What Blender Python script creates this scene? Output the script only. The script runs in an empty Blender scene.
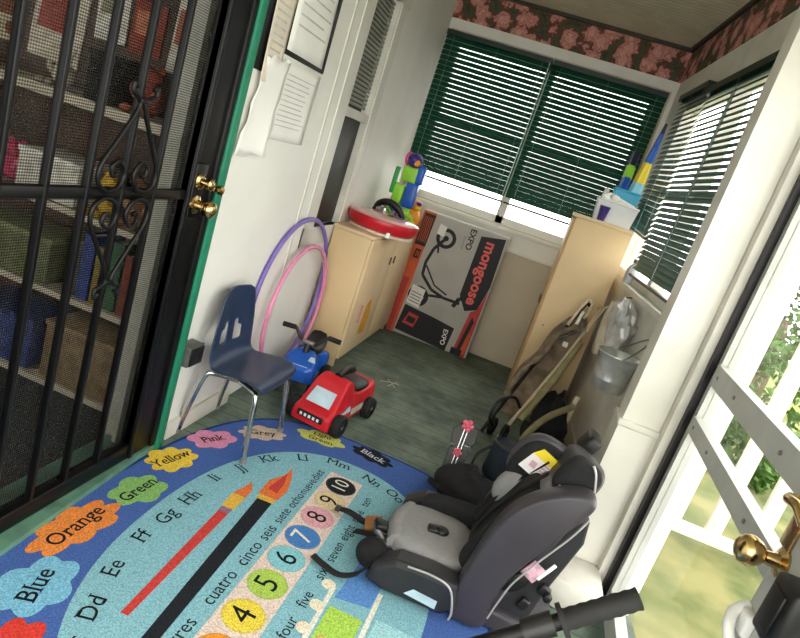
import bpy, bmesh, math, random
import numpy as np
from mathutils import Matrix, Vector, Quaternion
random.seed(7)
SC = bpy.context.scene
COL = SC.collection
PI = math.pi

# ---------------------------------------------------------------- camera frame (measured from the photo's vanishing points)
FPX = 615.0
CAM = Vector((0, 0, 1.30))
def _cv(px, py): return Vector((px - 400.0, 319.0 - py, -FPX))
_Y = _cv(555, 202).normalized()
_Z = -_cv(-350, 2560); _Z = (_Z - _Z.dot(_Y) * _Y).normalized()
_X = _Y.cross(_Z)
ROT = Matrix((_X, _Y, _Z))           # world = ROT @ camera
def ray(px, py): return (ROT @ _cv(px, py)).normalized()
def F(px, py, z=0.0):                # point of the horizontal plane z
    d = ray(px, py); return CAM + d * ((z - CAM.z) / d.z)
def AX(px, py, x):
    d = ray(px, py); return CAM + d * (x / d.x)
def AY(px, py, y):
    d = ray(px, py); return CAM + d * (y / d.y)

# ---------------------------------------------------------------- materials
def lin(h):
    h = h.lstrip('#'); r = []
    for i in (0, 2, 4):
        c = int(h[i:i+2], 16) / 255
        r.append(c / 12.92 if c <= .04045 else ((c + .055) / 1.055) ** 2.4)
    return (*r, 1)
_mats = {}
def M(name, hexc='#808080', rough=.6, metal=0, noise=.12, scale=12, hex2=None, bump=0, bscale=None, spec=.4, coat=0, det=3):
    if name in _mats: return _mats[name]
    m = bpy.data.materials.new(name); m.use_nodes = True
    nt = m.node_tree; b = nt.nodes['Principled BSDF']
    b.inputs['Roughness'].default_value = rough
    b.inputs['Metallic'].default_value = metal
    b.inputs['Specular IOR Level'].default_value = spec
    b.inputs['Coat Weight'].default_value = coat
    c = lin(hexc)
    b.inputs['Base Color'].default_value = c
    if noise or bump:
        tc = nt.nodes.new('ShaderNodeTexCoord'); n = nt.nodes.new('ShaderNodeTexNoise')
        n.inputs['Scale'].default_value = scale; n.inputs['Detail'].default_value = det
        nt.links.new(tc.outputs['Object'], n.inputs['Vector'])
        r = nt.nodes.new('ShaderNodeValToRGB')
        c2 = lin(hex2) if hex2 else tuple(x * (1 - noise * 1.6) for x in c[:3]) + (1,)
        c1 = c if hex2 else tuple(min(1, x * (1 + noise * .6)) for x in c[:3]) + (1,)
        r.color_ramp.elements[0].color = c2; r.color_ramp.elements[1].color = c1
        r.color_ramp.elements[0].position = .36; r.color_ramp.elements[1].position = .64
        nt.links.new(n.outputs['Fac'], r.inputs['Fac']); nt.links.new(r.outputs['Color'], b.inputs['Base Color'])
        if bump:
            n2 = n
            if bscale:
                n2 = nt.nodes.new('ShaderNodeTexNoise'); n2.inputs['Scale'].default_value = bscale
                nt.links.new(tc.outputs['Object'], n2.inputs['Vector'])
            bp = nt.nodes.new('ShaderNodeBump'); bp.inputs['Strength'].default_value = bump; bp.inputs['Distance'].default_value = .004
            nt.links.new(n2.outputs['Fac'], bp.inputs['Height']); nt.links.new(bp.outputs['Normal'], b.inputs['Normal'])
    _mats[name] = m
    return m
def nodes_of(m): return m.node_tree, m.node_tree.nodes['Principled BSDF']

def glass(name, tint='#ffffff', gloss=.06):
    if name in _mats: return _mats[name]
    m = bpy.data.materials.new(name); m.use_nodes = True; nt = m.node_tree; nt.nodes.clear()
    o = nt.nodes.new('ShaderNodeOutputMaterial'); mx = nt.nodes.new('ShaderNodeMixShader')
    t = nt.nodes.new('ShaderNodeBsdfTransparent'); t.inputs['Color'].default_value = lin(tint)
    g = nt.nodes.new('ShaderNodeBsdfGlossy'); g.inputs['Roughness'].default_value = .05
    mx.inputs[0].default_value = gloss
    nt.links.new(t.outputs[0], mx.inputs[1]); nt.links.new(g.outputs[0], mx.inputs[2]); nt.links.new(mx.outputs[0], o.inputs[0])
    _mats[name] = m; return m

def screen_mat():
    m = bpy.data.materials.new('expanded_metal_screen'); m.use_nodes = True; nt = m.node_tree
    b = nt.nodes['Principled BSDF']; b.inputs['Base Color'].default_value = lin('#30302d'); b.inputs['Metallic'].default_value = .6; b.inputs['Roughness'].default_value = .45
    o = nt.nodes['Material Output']
    t = nt.nodes.new('ShaderNodeBsdfTransparent'); mx = nt.nodes.new('ShaderNodeMixShader')
    tc = nt.nodes.new('ShaderNodeTexCoord'); mp = nt.nodes.new('ShaderNodeMapping')
    mp.inputs['Rotation'].default_value = (PI/4, 0, 0); mp.inputs['Scale'].default_value = (0, 210, 210)
    ck = nt.nodes.new('ShaderNodeTexChecker'); ck.inputs['Scale'].default_value = 1.0
    ck.inputs['Color1'].default_value = (.06,)*3 + (1,); ck.inputs['Color2'].default_value = (.50,)*3 + (1,)
    nt.links.new(tc.outputs['Object'], mp.inputs['Vector']); nt.links.new(mp.outputs[0], ck.inputs['Vector'])
    nt.links.new(ck.outputs['Color'], mx.inputs[0]); nt.links.new(t.outputs[0], mx.inputs[1]); nt.links.new(b.outputs[0], mx.inputs[2])
    nt.links.new(mx.outputs[0], o.inputs[0]); return m

def border_mat():   # wallpaper border of roses: pink voronoi blooms among dark green and maroon
    m = M('rose_wallpaper', '#6d3b33', .8, noise=0); nt, b = nodes_of(m)
    tc = nt.nodes.new('ShaderNodeTexCoord')
    v = nt.nodes.new('ShaderNodeTexVoronoi'); v.inputs['Scale'].default_value = 9.5; v.inputs['Randomness'].default_value = .9
    n = nt.nodes.new('ShaderNodeTexNoise'); n.inputs['Scale'].default_value = 30; n.inputs['Detail'].default_value = 3
    mixv = nt.nodes.new('ShaderNodeMixRGB'); mixv.inputs[0].default_value = .09
    nt.links.new(tc.outputs['Object'], mixv.inputs[1]); nt.links.new(n.outputs['Color'], mixv.inputs[2])
    nt.links.new(tc.outputs['Object'], n.inputs['Vector']); nt.links.new(mixv.outputs[0], v.inputs['Vector'])
    r = nt.nodes.new('ShaderNodeValToRGB'); cr = r.color_ramp
    cols = [(.0, '#d8aaa0'), (.14, '#b8786f'), (.22, '#d0a094'), (.32, '#a8665c'), (.42, '#c08a7e'), (.52, '#7c463c'), (.60, '#4f2e26'), (.68, '#47523a'), (.80, '#33311f'), (.95, '#7a4438')]
    cr.elements[0].position, cr.elements[0].color = cols[0][0], lin(cols[0][1])
    cr.elements[1].position, cr.elements[1].color = cols[-1][0], lin(cols[-1][1])
    for p, c in cols[1:-1]:
        e = cr.elements.new(p); e.color = lin(c)
    nt.links.new(v.outputs['Distance'], r.inputs['Fac']); nt.links.new(r.outputs['Color'], b.inputs['Base Color'])
    return m

def plank_mat(name, c1, c2, axis, width, gap='#000000', gapw=.03, rough=.6):
    m = M(name, c1, rough, noise=0); nt, b = nodes_of(m)
    tc = nt.nodes.new('ShaderNodeTexCoord'); sx = nt.nodes.new('ShaderNodeSeparateXYZ')
    nt.links.new(tc.outputs['Object'], sx.inputs[0])
    d = nt.nodes.new('ShaderNodeMath'); d.operation = 'DIVIDE'; d.inputs[1].default_value = width
    nt.links.new(sx.outputs[axis], d.inputs[0])
    fr = nt.nodes.new('ShaderNodeMath'); fr.operation = 'FRACT'; nt.links.new(d.outputs[0], fr.inputs[0])
    lt = nt.nodes.new('ShaderNodeMath'); lt.operation = 'LESS_THAN'; lt.inputs[1].default_value = gapw
    nt.links.new(fr.outputs[0], lt.inputs[0])
    n = nt.nodes.new('ShaderNodeTexNoise'); n.inputs['Scale'].default_value = 5; n.inputs['Detail'].default_value = 6; n.inputs['Roughness'].default_value = .65
    nt.links.new(tc.outputs['Object'], n.inputs['Vector'])
    r = nt.nodes.new('ShaderNodeValToRGB'); r.color_ramp.elements[0].color = lin(c2); r.color_ramp.elements[1].color = lin(c1)
    r.color_ramp.elements[0].position = .38; r.color_ramp.elements[1].position = .62
    nt.links.new(n.outputs['Fac'], r.inputs['Fac'])
    mx = nt.nodes.new('ShaderNodeMixRGB'); mx.inputs[2].default_value = lin(gap)
    nt.links.new(lt.outputs[0], mx.inputs[0]); nt.links.new(r.outputs['Color'], mx.inputs[1])
    nt.links.new(mx.outputs[0], b.inputs['Base Color']); return m

def rug_col(name, h):  # pile: colour with fine speckle and slight bump
    return M('rug_' + name, h, .95, noise=.22, scale=260, bump=.4, spec=.1, det=2)

# ---------------------------------------------------------------- mesh builder
def basis(o):
    m = o.matrix_basis.copy()
    while o.parent: o = o.parent; m = o.matrix_basis @ m
    return m
class MB:
    def __init__(s, mat=None):
        s.v = []; s.f = []; s.mi = []; s.sm = []; s.mats = []; s.cur = 0; s.smooth = False
        if mat: s.m(mat)
    def m(s, mat):
        if mat not in s.mats: s.mats.append(mat)
        s.cur = s.mats.index(mat); return s
    def add(s, vs, fs, smooth=None):
        o = len(s.v); s.v += [Vector(v) for v in vs]
        for f in fs:
            s.f.append([i + o for i in f]); s.mi.append(s.cur); s.sm.append(s.smooth if smooth is None else smooth)
        return s
    def box(s, c, size, bev=0, rot=None, seg=2, mtx=None):
        bm = bmesh.new(); bmesh.ops.create_cube(bm, size=1)
        bmesh.ops.scale(bm, vec=Vector(size), verts=bm.verts)
        if bev: bmesh.ops.bevel(bm, geom=bm.edges[:], offset=min(bev, min(size) * .49), segments=seg, affect='EDGES', profile=.5)
        T = Matrix.Translation(Vector(c))
        if rot is not None: T = T @ (rot if isinstance(rot, Matrix) else (Matrix.Rotation(rot[2], 4, 'Z') @ Matrix.Rotation(rot[1], 4, 'Y') @ Matrix.Rotation(rot[0], 4, 'X')))
        if mtx is not None: T = mtx @ T
        bm.verts.index_update()
        s.add([T @ v.co for v in bm.verts], [[v.index for v in f.verts] for f in bm.faces], smooth=bool(bev))
        bm.free(); return s
    def bx(s, x0, x1, y0, y1, z0, z1, bev=0):
        return s.box(((x0+x1)/2, (y0+y1)/2, (z0+z1)/2), (abs(x1-x0), abs(y1-y0), abs(z1-z0)), bev)
    def hexa(s, p):   # 8 points: bottom ring 0-3, top ring 4-7
        return s.add(p, [(3,2,1,0),(4,5,6,7),(0,1,5,4),(1,2,6,5),(2,3,7,6),(3,0,4,7)], False)
    def quad(s, a, b, c, d): return s.add([a, b, c, d], [(0,1,2,3)], False)
    def tube(s, pts, r, n=10, closed=False, cap=True, flat=None):
        P = [Vector(p) for p in pts]; N = len(P)
        rad = r if hasattr(r, '__len__') else [r] * N
        tang = []
        for i in range(N):
            a = P[(i-1) % N] if (closed or i > 0) else P[i]; b = P[(i+1) % N] if (closed or i < N-1) else P[i]
            t = b - a; tang.append(t.normalized() if t.length > 1e-9 else Vector((0,0,1)))
        up = Vector((0,0,1)) if abs(tang[0].z) < .9 else Vector((1,0,0))
        if flat is not None: up = Vector(flat[0])
        u = (up - tang[0] * up.dot(tang[0])).normalized()
        vs = []; fs = []
        for i in range(N):
            if i and flat is None:
                q = tang[i-1].rotation_difference(tang[i]); u = q @ u
            if flat is not None: u = up
            u = (u - tang[i] * u.dot(tang[i])).normalized(); w = tang[i].cross(u)
            for k in range(n):
                a = 2*PI*k/n + (PI/n if n == 4 else 0)
                if flat is not None:
                    vs.append(P[i] + u*math.cos(a)*flat[1] + w*math.sin(a)*flat[2])
                else: vs.append(P[i] + (u*math.cos(a) + w*math.sin(a)) * rad[i])
        R = N if closed else N-1
        for i in range(R):
            for k in range(n):
                j = (i+1) % N
                fs.append((i*n+k, i*n+(k+1) % n, j*n+(k+1) % n, j*n+k))
        if cap and not closed:
            fs.append(tuple(range(n-1, -1, -1))); fs.append(tuple((N-1)*n+k for k in range(n)))
        return s.add(vs, fs, n > 5)
    def lathe(s, prof, mtx=None, n=24, smooth=True, closed=False):   # profile (r,z) about Z
        T = mtx or Matrix(); vs = []; fs = []
        for r, z in prof:
            for k in range(n):
                a = 2*PI*k/n; vs.append(T @ Vector((r*math.cos(a), r*math.sin(a), z)))
        K = len(prof)
        for i in range(K-1 if not closed else K):
            for k in range(n):
                j = (i+1) % K
                fs.append((i*n+k, i*n+(k+1) % n, j*n+(k+1) % n, j*n+k))
        if not closed:
            if prof[0][0] > 1e-5: fs.append(tuple(range(n-1, -1, -1)))
            if prof[-1][0] > 1e-5: fs.append(tuple((K-1)*n+k for k in range(n)))
        return s.add(vs, fs, smooth)
    def cyl(s, a, b, r, n=20, r2=None, smooth=True):
        a, b = Vector(a), Vector(b); d = b - a
        q = Vector((0,0,1)).rotation_difference(d.normalized()).to_matrix().to_4x4()
        L = d.length; r2 = r if r2 is None else r2
        return s.lathe([(r, 0), (r2, L)], Matrix.Translation(a) @ q, n, smooth)
    def ball(s, c, size, rot=None, n=14, e=1.0):   # (super)ellipsoid
        T = Matrix.Translation(Vector(c))
        if rot is not None: T = T @ (Matrix.Rotation(rot[2],4,'Z') @ Matrix.Rotation(rot[1],4,'Y') @ Matrix.Rotation(rot[0],4,'X'))
        vs = []; fs = []; m2 = n*2
        pw = lambda x: math.copysign(abs(x)**e, x)
        for i in range(n+1):
            t = -PI/2 + PI*i/n
            for k in range(m2):
                a = 2*PI*k/m2
                vs.append(T @ Vector((size[0]*pw(math.cos(t))*pw(math.cos(a)), size[1]*pw(math.cos(t))*pw(math.sin(a)), size[2]*pw(math.sin(t)))))
        for i in range(n):
            for k in range(m2): fs.append((i*m2+k, i*m2+(k+1) % m2, (i+1)*m2+(k+1) % m2, (i+1)*m2+k))
        return s.add(vs, fs, True)
    def prism(s, outline, h, mtx=None, smooth=False, bev=0, seg=2):   # 2D outline in local XY, thickness h along +Z
        T = mtx or Matrix()
        bm = bmesh.new(); vs = [bm.verts.new((x, y, 0)) for x, y in outline]
        f = bm.faces.new(vs); bm.normal_update()
        if f.normal.z < 0: f.normal_flip()
        if h:
            r = bmesh.ops.extrude_face_region(bm, geom=[f])
            bmesh.ops.translate(bm, vec=(0,0,h), verts=[e for e in r['geom'] if isinstance(e, bmesh.types.BMVert)])
            bmesh.ops.recalc_face_normals(bm, faces=bm.faces[:])
            if bev:
                ed = [e for e in bm.edges if abs(e.verts[0].co.z - e.verts[1].co.z) < 1e-6]
                bmesh.ops.bevel(bm, geom=ed, offset=bev, segments=seg, affect='EDGES', profile=.5, clamp_overlap=True)
        bmesh.ops.triangulate(bm, faces=[f for f in bm.faces if len(f.verts) > 4])
        bm.verts.index_update()
        s.add([T @ v.co for v in bm.verts], [[v.index for v in f.verts] for f in bm.faces], smooth)
        bm.free(); return s
    def loft(s, rings, cap=True, smooth=True):
        n = len(rings[0]); vs = [p for r in rings for p in r]; fs = []
        for i in range(len(rings)-1):
            for k in range(n): fs.append((i*n+k, i*n+(k+1) % n, (i+1)*n+(k+1) % n, (i+1)*n+k))
        if cap: fs.append(tuple(range(n-1,-1,-1))); fs.append(tuple((len(rings)-1)*n+k for k in range(n)))
        return s.add(vs, fs, smooth)
    def text(s, string, size, mtx, align='CENTER', bold=0, serif=0):
        vs, fs = glyphs(string, align, bold)
        if serif: vs, fs = with_serifs(vs, fs, serif)
        T = mtx @ Matrix.Scale(size, 4)
        return s.add([T @ v for v in vs], fs, False)
    def build(s, name, parent=None, world=True, subsurf=0, label=None, solid=0):
        me = bpy.data.meshes.new(name)
        vs = s.v
        o = None
        if parent is not None and world:
            inv = basis(parent).inverted(); vs = [inv @ v for v in vs]
        loc = Vector()
        if parent is None and vs:
            xs = [v.x for v in vs]; ys = [v.y for v in vs]; zs = [v.z for v in vs]
            loc = Vector(((min(xs)+max(xs))/2, (min(ys)+max(ys))/2, min(zs))); vs = [v - loc for v in vs]
        me.from_pydata([tuple(v) for v in vs], [], s.f)
        for mt in s.mats: me.materials.append(mt)
        me.polygons.foreach_set('material_index', s.mi); me.polygons.foreach_set('use_smooth', s.sm)
        bm = bmesh.new(); bm.from_mesh(me); bmesh.ops.recalc_face_normals(bm, faces=bm.faces[:]) if not getattr(s, 'keepn', False) else None; bmesh.ops.triangulate(bm, faces=[f for f in bm.faces if len(f.verts) > 8], ngon_method='EAR_CLIP'); bm.to_mesh(me); bm.free()
        me.update()
        o = bpy.data.objects.new(name, me); COL.objects.link(o); o.location = loc
        if parent is not None: o.parent = parent
        if any(s.sm):
            try: me.set_sharp_from_angle(angle=math.radians(50))
            except Exception: pass
        if solid:
            md = o.modifiers.new('solid', 'SOLIDIFY'); md.thickness = solid; md.offset = 0
        if subsurf:
            md = o.modifiers.new('sub', 'SUBSURF'); md.levels = md.render_levels = subsurf
        if label: o['label'] = label
        return o
_gc = {}
def glyphs(string, align='CENTER', bold=0):
    k = (string, align, bold)
    if k in _gc: return _gc[k]
    cu = bpy.data.curves.new('t', 'FONT'); cu.body = string; cu.align_x = align; cu.align_y = 'CENTER'; cu.offset = bold; cu.resolution_u = 3; cu.fill_mode = 'FRONT'
    ob = bpy.data.objects.new('t', cu); COL.objects.link(ob)
    dg = bpy.context.evaluated_depsgraph_get(); dg.update()
    me = bpy.data.meshes.new_from_object(ob.evaluated_get(dg))
    vs = [v.co.copy() for v in me.vertices]; fs = [list(p.vertices) for p in me.polygons]
    bpy.data.objects.remove(ob); bpy.data.curves.remove(cu); bpy.data.meshes.remove(me)
    _gc[k] = (vs, fs); return _gc[k]

def with_serifs(vs, fs, k):   # small slabs on the flat ends of upright strokes
    cnt = {}
    for f in fs:
        for a, b in zip(f, f[1:] + f[:1]): cnt[(min(a,b), max(a,b))] = cnt.get((min(a,b), max(a,b)), 0) + 1
    vs2 = list(vs); fs2 = list(fs)
    ys = {}
    for f in fs:
        for i in f: ys.setdefault(i, []).append(sum(vs[j].y for j in f)/len(f))
    for (a, b), n in cnt.items():
        p, q = vs[a], vs[b]
        if n == 1 and abs(p.y-q.y) < .004 and .05 < abs(p.x-q.x) and (abs(p.x-q.x) < .16 or p.y > .3 or p.y < -.22):
            x0, x1 = min(p.x, q.x) - k, max(p.x, q.x) + k
            if x1 - x0 > .16 + 2*k: x1 = x0 + .15
            inward = 1 if sum(ys[a])/len(ys[a]) > p.y else -1
            i = len(vs2); y0, y1 = sorted((p.y, p.y + inward*.045))
            vs2 += [Vector((x0,y0,.004)), Vector((x1,y0,.004)), Vector((x1,y1,.004)), Vector((x0,y1,.004))]; fs2.append([i,i+1,i+2,i+3])
    return vs2, fs2
def tag(o, label, cat, group=None, kind=None):
    o['label'] = label; o['category'] = cat
    if group: o['group'] = group
    if kind: o['kind'] = kind
    return o
def thing(name, label, cat, loc=(0,0,0), rz=0, group=None, kind=None):
    o = bpy.data.objects.new(name, None); COL.objects.link(o); o.empty_display_size = .05
    o.location = loc; o.rotation_euler = (0, 0, rz)
    return tag(o, label, cat, group, kind)
def struct(mb, name, label, cat='wall', parent=None):
    o = mb.build(name, parent)
    if parent is None: tag(o, label, cat, kind='structure')
    return o
def frame2(o, x, y, z=None):   # matrix from origin and x/y axes
    x = Vector(x).normalized(); y = Vector(y); y = (y - x*x.dot(y)).normalized(); z = x.cross(y)
    m = Matrix((x, y, z)).transposed().to_4x4(); m.translation = Vector(o); return m
def curve(pts, n=8, closed=False):   # Catmull-Rom through points
    P = [Vector(p) for p in pts]; out = []; N = len(P)
    seg = N if closed else N-1
    for i in range(seg):
        g = (lambda k: P[k % N]) if closed else (lambda k: P[max(0, min(N-1, k))])
        p0, p1, p2, p3 = g(i-1), g(i), g(i+1), g(i+2)
        for j in range(n):
            t = j/n
            out.append(.5*((2*p1) + (p2-p0)*t + (2*p0-5*p1+4*p2-p3)*t*t + (3*p1-p0-3*p2+p3)*t**3))
    if not closed: out.append(P[-1])
    return out
def wall_holes(mb, P, u0, u1, z0, z1, holes, t, udiv=()):
    """P(u,z,d) gives a point, d is depth into the wall; holes = (ua,ub,za,zb)."""
    us = sorted({u0, u1, *[h[0] for h in holes], *[h[1] for h in holes]}); zs = sorted({z0, z1, *[h[2] for h in holes], *[h[3] for h in holes]})
    us = [u for u in us if u0-1e-9 <= u <= u1+1e-9]; zs = [z for z in zs if z0-1e-9 <= z <= z1+1e-9]
    full = lambda i, j: 0 <= i < len(us)-1 and 0 <= j < len(zs)-1 and not any(h[0]-1e-9 <= us[i] and us[i+1] <= h[1]+1e-9 and h[2]-1e-9 <= zs[j] and zs[j+1] <= h[3]+1e-9 for h in holes)
    for i in range(len(us)-1):
        for j in range(len(zs)-1):
            if not full(i, j): continue
            a, b, c, d = us[i], us[i+1], zs[j], zs[j+1]
            mb.quad(P(a,c,0), P(b,c,0), P(b,d,0), P(a,d,0)); mb.quad(P(a,c,t), P(a,d,t), P(b,d,t), P(b,c,t))
            if not full(i-1, j): mb.quad(P(a,c,0), P(a,d,0), P(a,d,t), P(a,c,t))
            if not full(i+1, j): mb.quad(P(b,c,0), P(b,c,t), P(b,d,t), P(b,d,0))
            if not full(i, j-1): mb.quad(P(a,c,0), P(a,c,t), P(b,c,t), P(b,c,0))
            if not full(i, j+1): mb.quad(P(a,d,0), P(b,d,0), P(b,d,t), P(a,d,t))
    return mb

# ================================================================= THE SETTING
LX = lambda y: -1.07 - .03 * (y - 1.9)
RX = lambda y: .50 + (4.72 - y) * .066
BY = 4.725; CZ = 2.52; FY = -1.3
white_wall = M('white_wall_paint', '#e9e8e1', .55, noise=.03, scale=3)
beige_wall = M('cream_wall_paint', '#c2b6a2', .6, noise=.06, scale=2.5)
trim_white = M('white_trim_paint', '#dbd9d0', .45, noise=.04, scale=4)
old_trim = M('aged_white_trim', '#d2cfc5', .55, noise=.08, scale=5)
green_paint = M('green_door_paint', '#1f7a5c', .5, noise=.10, scale=9)
sill_green = M('worn_green_sill_paint', '#587f6c', .6, noise=.2, scale=14)
black_metal = M('black_iron', '#08080a', .42, noise=.2, scale=30, spec=.3)
brass = M('polished_brass', '#c9ab74', .22, metal=1, noise=.1, scale=20)
chrome = M('chrome', '#c9cbcc', .15, metal=1, noise=0)
grey_metal = M('grey_metal', '#8d8f90', .35, metal=.8, noise=.1)
black_plastic = M('black_plastic', '#141416', .4, noise=.15, scale=20)
dark_plastic = M('charcoal_plastic', '#2a2a2e', .45, noise=.1, scale=18)
white_plastic = M('white_plastic', '#e8e8e6', .4, noise=.02)
paper_white = M('white_paper', '#ecebe6', .8, noise=.03, scale=6)
red_pl = M('red_plastic', '#c3202c', .3, noise=.06, scale=8)
blue_pl = M('blue_plastic', '#2159b8', .3, noise=.06, scale=8)
rubber = M('black_rubber', '#161616', .75, noise=.2, scale=30)
tan_lam = M('tan_laminate', '#d8bd92', .5, noise=.05, scale=3)
tan_lam2 = M('tan_laminate_light', '#dcc39c', .5, noise=.05, scale=3)
dark_room = M('dark_room_paint', '#54443a', .8, noise=.2, scale=3)

# floor
fm = plank_mat('worn_green_floor_paint', '#6b7a6b', '#435148', 1, .085, '#27302b', .05, .62)
mb = MB(fm)
mb.hexa([(LX(FY)-.14,FY-.1,-.12),(1.0,FY-.1,-.12),(.62,4.86,-.12),(-1.3,4.86,-.12),(LX(FY)-.02,FY-.1,0),(1.0,FY-.1,0),(.62,4.86,0),(-1.3,4.86,0)])
struct(mb, 'floor', 'worn dark green painted plank porch floor', 'floor')
# ceiling
cm = plank_mat('cream_beadboard', '#d8cfb4', '#c9c0a4', 1, .05, '#a0967c', .10, .6)
mb = MB(cm); mb.bx(-1.35, 1.05, FY-.1, 4.86, CZ, CZ+.08)
struct(mb, 'ceiling', 'cream beadboard porch ceiling', 'ceiling')

# left wall
PL = lambda u, z, d: Vector((LX(u) - d, u, z))
DH = (.88, 1.865, 0.0, 2.12); WH = (2.985, 3.42, .80, 2.02)
mb = MB(white_wall); wall_holes(mb, PL, FY, BY, 0, CZ, [DH, WH], .14)
struct(mb, 'wall_left', 'smooth white painted wall beside the black security door')
# back wall
PBk = lambda u, z, d: Vector((u, BY + d, z))
BW = (-1.08, .40, 1.02, 2.19)
mb = MB(beige_wall); wall_holes(mb, PBk, -1.3, .62, 0, CZ, [BW], .12)
struct(mb, 'wall_back', 'cream painted end wall under the green blinds')
# right wall, far part with the window
PR = lambda u, z, d: Vector((RX(u) + d, u, z))
RWH = (2.40, 4.27, 1.0, 2.10)
mb = MB(old_trim); wall_holes(mb, PR, 2.23, BY, 0, CZ, [RWH], .10)
struct(mb, 'wall_right', 'aged white side wall below the crooked green blinds')
# right wall, near part (storm door opening, then an unseen opening added for daylight)
PRn = lambda u, z, d: Vector((.675 + d, u, z))
mb = MB(trim_white); wall_holes(mb, PRn, FY, 2.23, 0, CZ, [(.98, 2.135, 0.0, 2.08), (-1.05, .85, .5, 2.3)], .10)
struct(mb, 'wall_right_near', 'white side wall around the storm door')
# wall behind the camera; its wide opening is added to let sky light in
mb = MB(trim_white); wall_holes(mb, lambda u,z,d: Vector((u, FY - d, z)), -1.1, .78, 0, CZ, [(-1.0, .68, .45, 2.35)], .10)
struct(mb, 'wall_front', 'white end wall with a wide unseen opening added for daylight')

# pillar / door casing on the right
mb = MB(trim_white); mb.bx(.49, .622, 2.2, 2.32, .665, CZ)
mb.bx(.478, .634, 2.188, 2.325, .645, .672, .006); mb.bx(.484, .628, 2.194, 2.32, 0, .645)
struct(mb, 'trim_pillar', 'broad white square porch pillar beside the storm door', 'pillar')
mb = MB(old_trim); mb.bx(.624, .665, 2.15, 2.23, 0, CZ); mb.bx(.673, .72, 2.135, 2.16, 0, 2.1); mb.bx(.452, .632, 1.99, 2.187, 0.0, .11, .004)  # last box: white block added for the bright patch at the pillar foot
struct(mb, 'trim_door_jamb', 'narrow grey white jamb strip between pillar and storm door, plus an added white block', 'trim')
mb = MB(black_metal); mb.bx(.652, .672, 2.118, 2.149, 0.01, 2.08)
struct(mb, 'trim_weather_strip', 'thin black weather strip along the storm door jamb', 'trim')

# security door casing and sill (green)
mb = MB(green_paint)
mb.hexa([(LX(1.86)-.14,1.866,0),(LX(1.86)+.004,1.866,0),(LX(1.9)+.03,1.87,0),(LX(1.9)-.0,1.905,0), (LX(1.86)-.14,1.866,2.12),(LX(1.86)+.004,1.866,2.12),(LX(1.9)+.03,1.87,2.12),(LX(1.9)-.0,1.905,2.12)])
mb.bx(-1.075, -1.035, 1.862, 1.902, 0, 2.15, .003)
mb.bx(-1.075, -1.035, .84, .88, 0, 2.15); mb.bx(-1.075, -1.035, .84, 1.902, 2.12, 2.16)
struct(mb, 'trim_security_door', 'green painted casing around the black security door', 'trim')
mb = MB(sill_green); mb.hexa([(-1.20,.84,.001),(-.985,.84,.001),(-1.045,1.90,.001),(-1.20,1.90,.001),(-1.20,.84,.028),(-.988,.84,.024),(-1.048,1.90,.024),(-1.20,1.90,.028)])
struct(mb, 'trim_door_sill', 'worn pale green threshold below the black security door', 'trim')
mb = MB(old_trim); mb.bx(-1.075, -1.055, 1.95, 2.42, 0, .07, .003)
struct(mb, 'baseboard_left', 'scuffed white baseboard along the left wall', 'baseboard')

# panel seam battens and the left window
mb = MB(trim_white)
for y0, y1, z0, z1 in ((2.735, 2.75, .0, 2.5),):
    mb.hexa([PL(y0,z0,0),PL(y1,z0,0),PL(y1,z0,-.006),PL(y0,z0,-.006),PL(y0,z1,0),PL(y1,z1,0),PL(y1,z1,-.006),PL(y0,z1,-.006)])
mb.m(M('seam_gap', '#4a463e', .9, noise=0))
for z0, z1 in ((.98, 1.28), (1.34, 1.62), (1.70, 2.3)): mb.hexa([PL(2.7505,z0,.001),PL(2.754,z0,.001),PL(2.754,z0,-.0015),PL(2.7505,z0,-.0015),PL(2.7505,z1,.001),PL(2.754,z1,.001),PL(2.754,z1,-.0015),PL(2.7505,z1,-.0015)])
struct(mb, 'trim_panel_seam', 'thin vertical wall panel batten left of the sash window', 'trim')
w1 = thing('window_1', 'narrow sash window in the left wall, dark below and blinds above', 'window', (LX(3.2), 3.2, .80), kind='structure')
mb = MB(trim_white)
def lbar(y0, y1, z0, z1, d0, d1): mb.hexa([PL(y0,z0,d1),PL(y1,z0,d1),PL(y1,z0,d0),PL(y0,z0,d0),PL(y0,z1,d1),PL(y1,z1,d1),PL(y1,z1,d0),PL(y0,z1,d0)])
lbar(2.86, 2.99, .70, 2.10, -.006, .03); lbar(3.415, 3.53, .70, 2.10, -.006, .03); lbar(2.86, 3.53, 2.02, 2.12, -.022, .03); lbar(2.86, 3.53, .70, .80, -.006, .03)
mb.build('window_frame', w1)
mb = MB(old_trim); lbar(2.985, 3.42, 1.375, 1.42, .0, .04); lbar(2.985, 3.01, .80, 2.02, .0, .05); lbar(3.40, 3.42, .80, 2.02, .0, .05)
mb.build('sash', w1)
mb = MB(M('dark_window_glass', '#24221e', .45, noise=0, spec=.3)); lbar(3.0, 3.41, .80, 1.40, .035, .05)
mb.build('lower_pane', w1)
mb = MB(M('grey_mini_blind', '#8e8f86', .6, noise=.1))
for k in range(26): 
    z = 1.44 + k*.022; lbar(3.01, 3.40, z, z+.015, .030, .034)
mb.m(M('blind_back', '#4c4d47', .8)); lbar(3.0, 3.41, 1.40, 2.02, .05, .06)
mb.build('upper_blind', w1)

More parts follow.
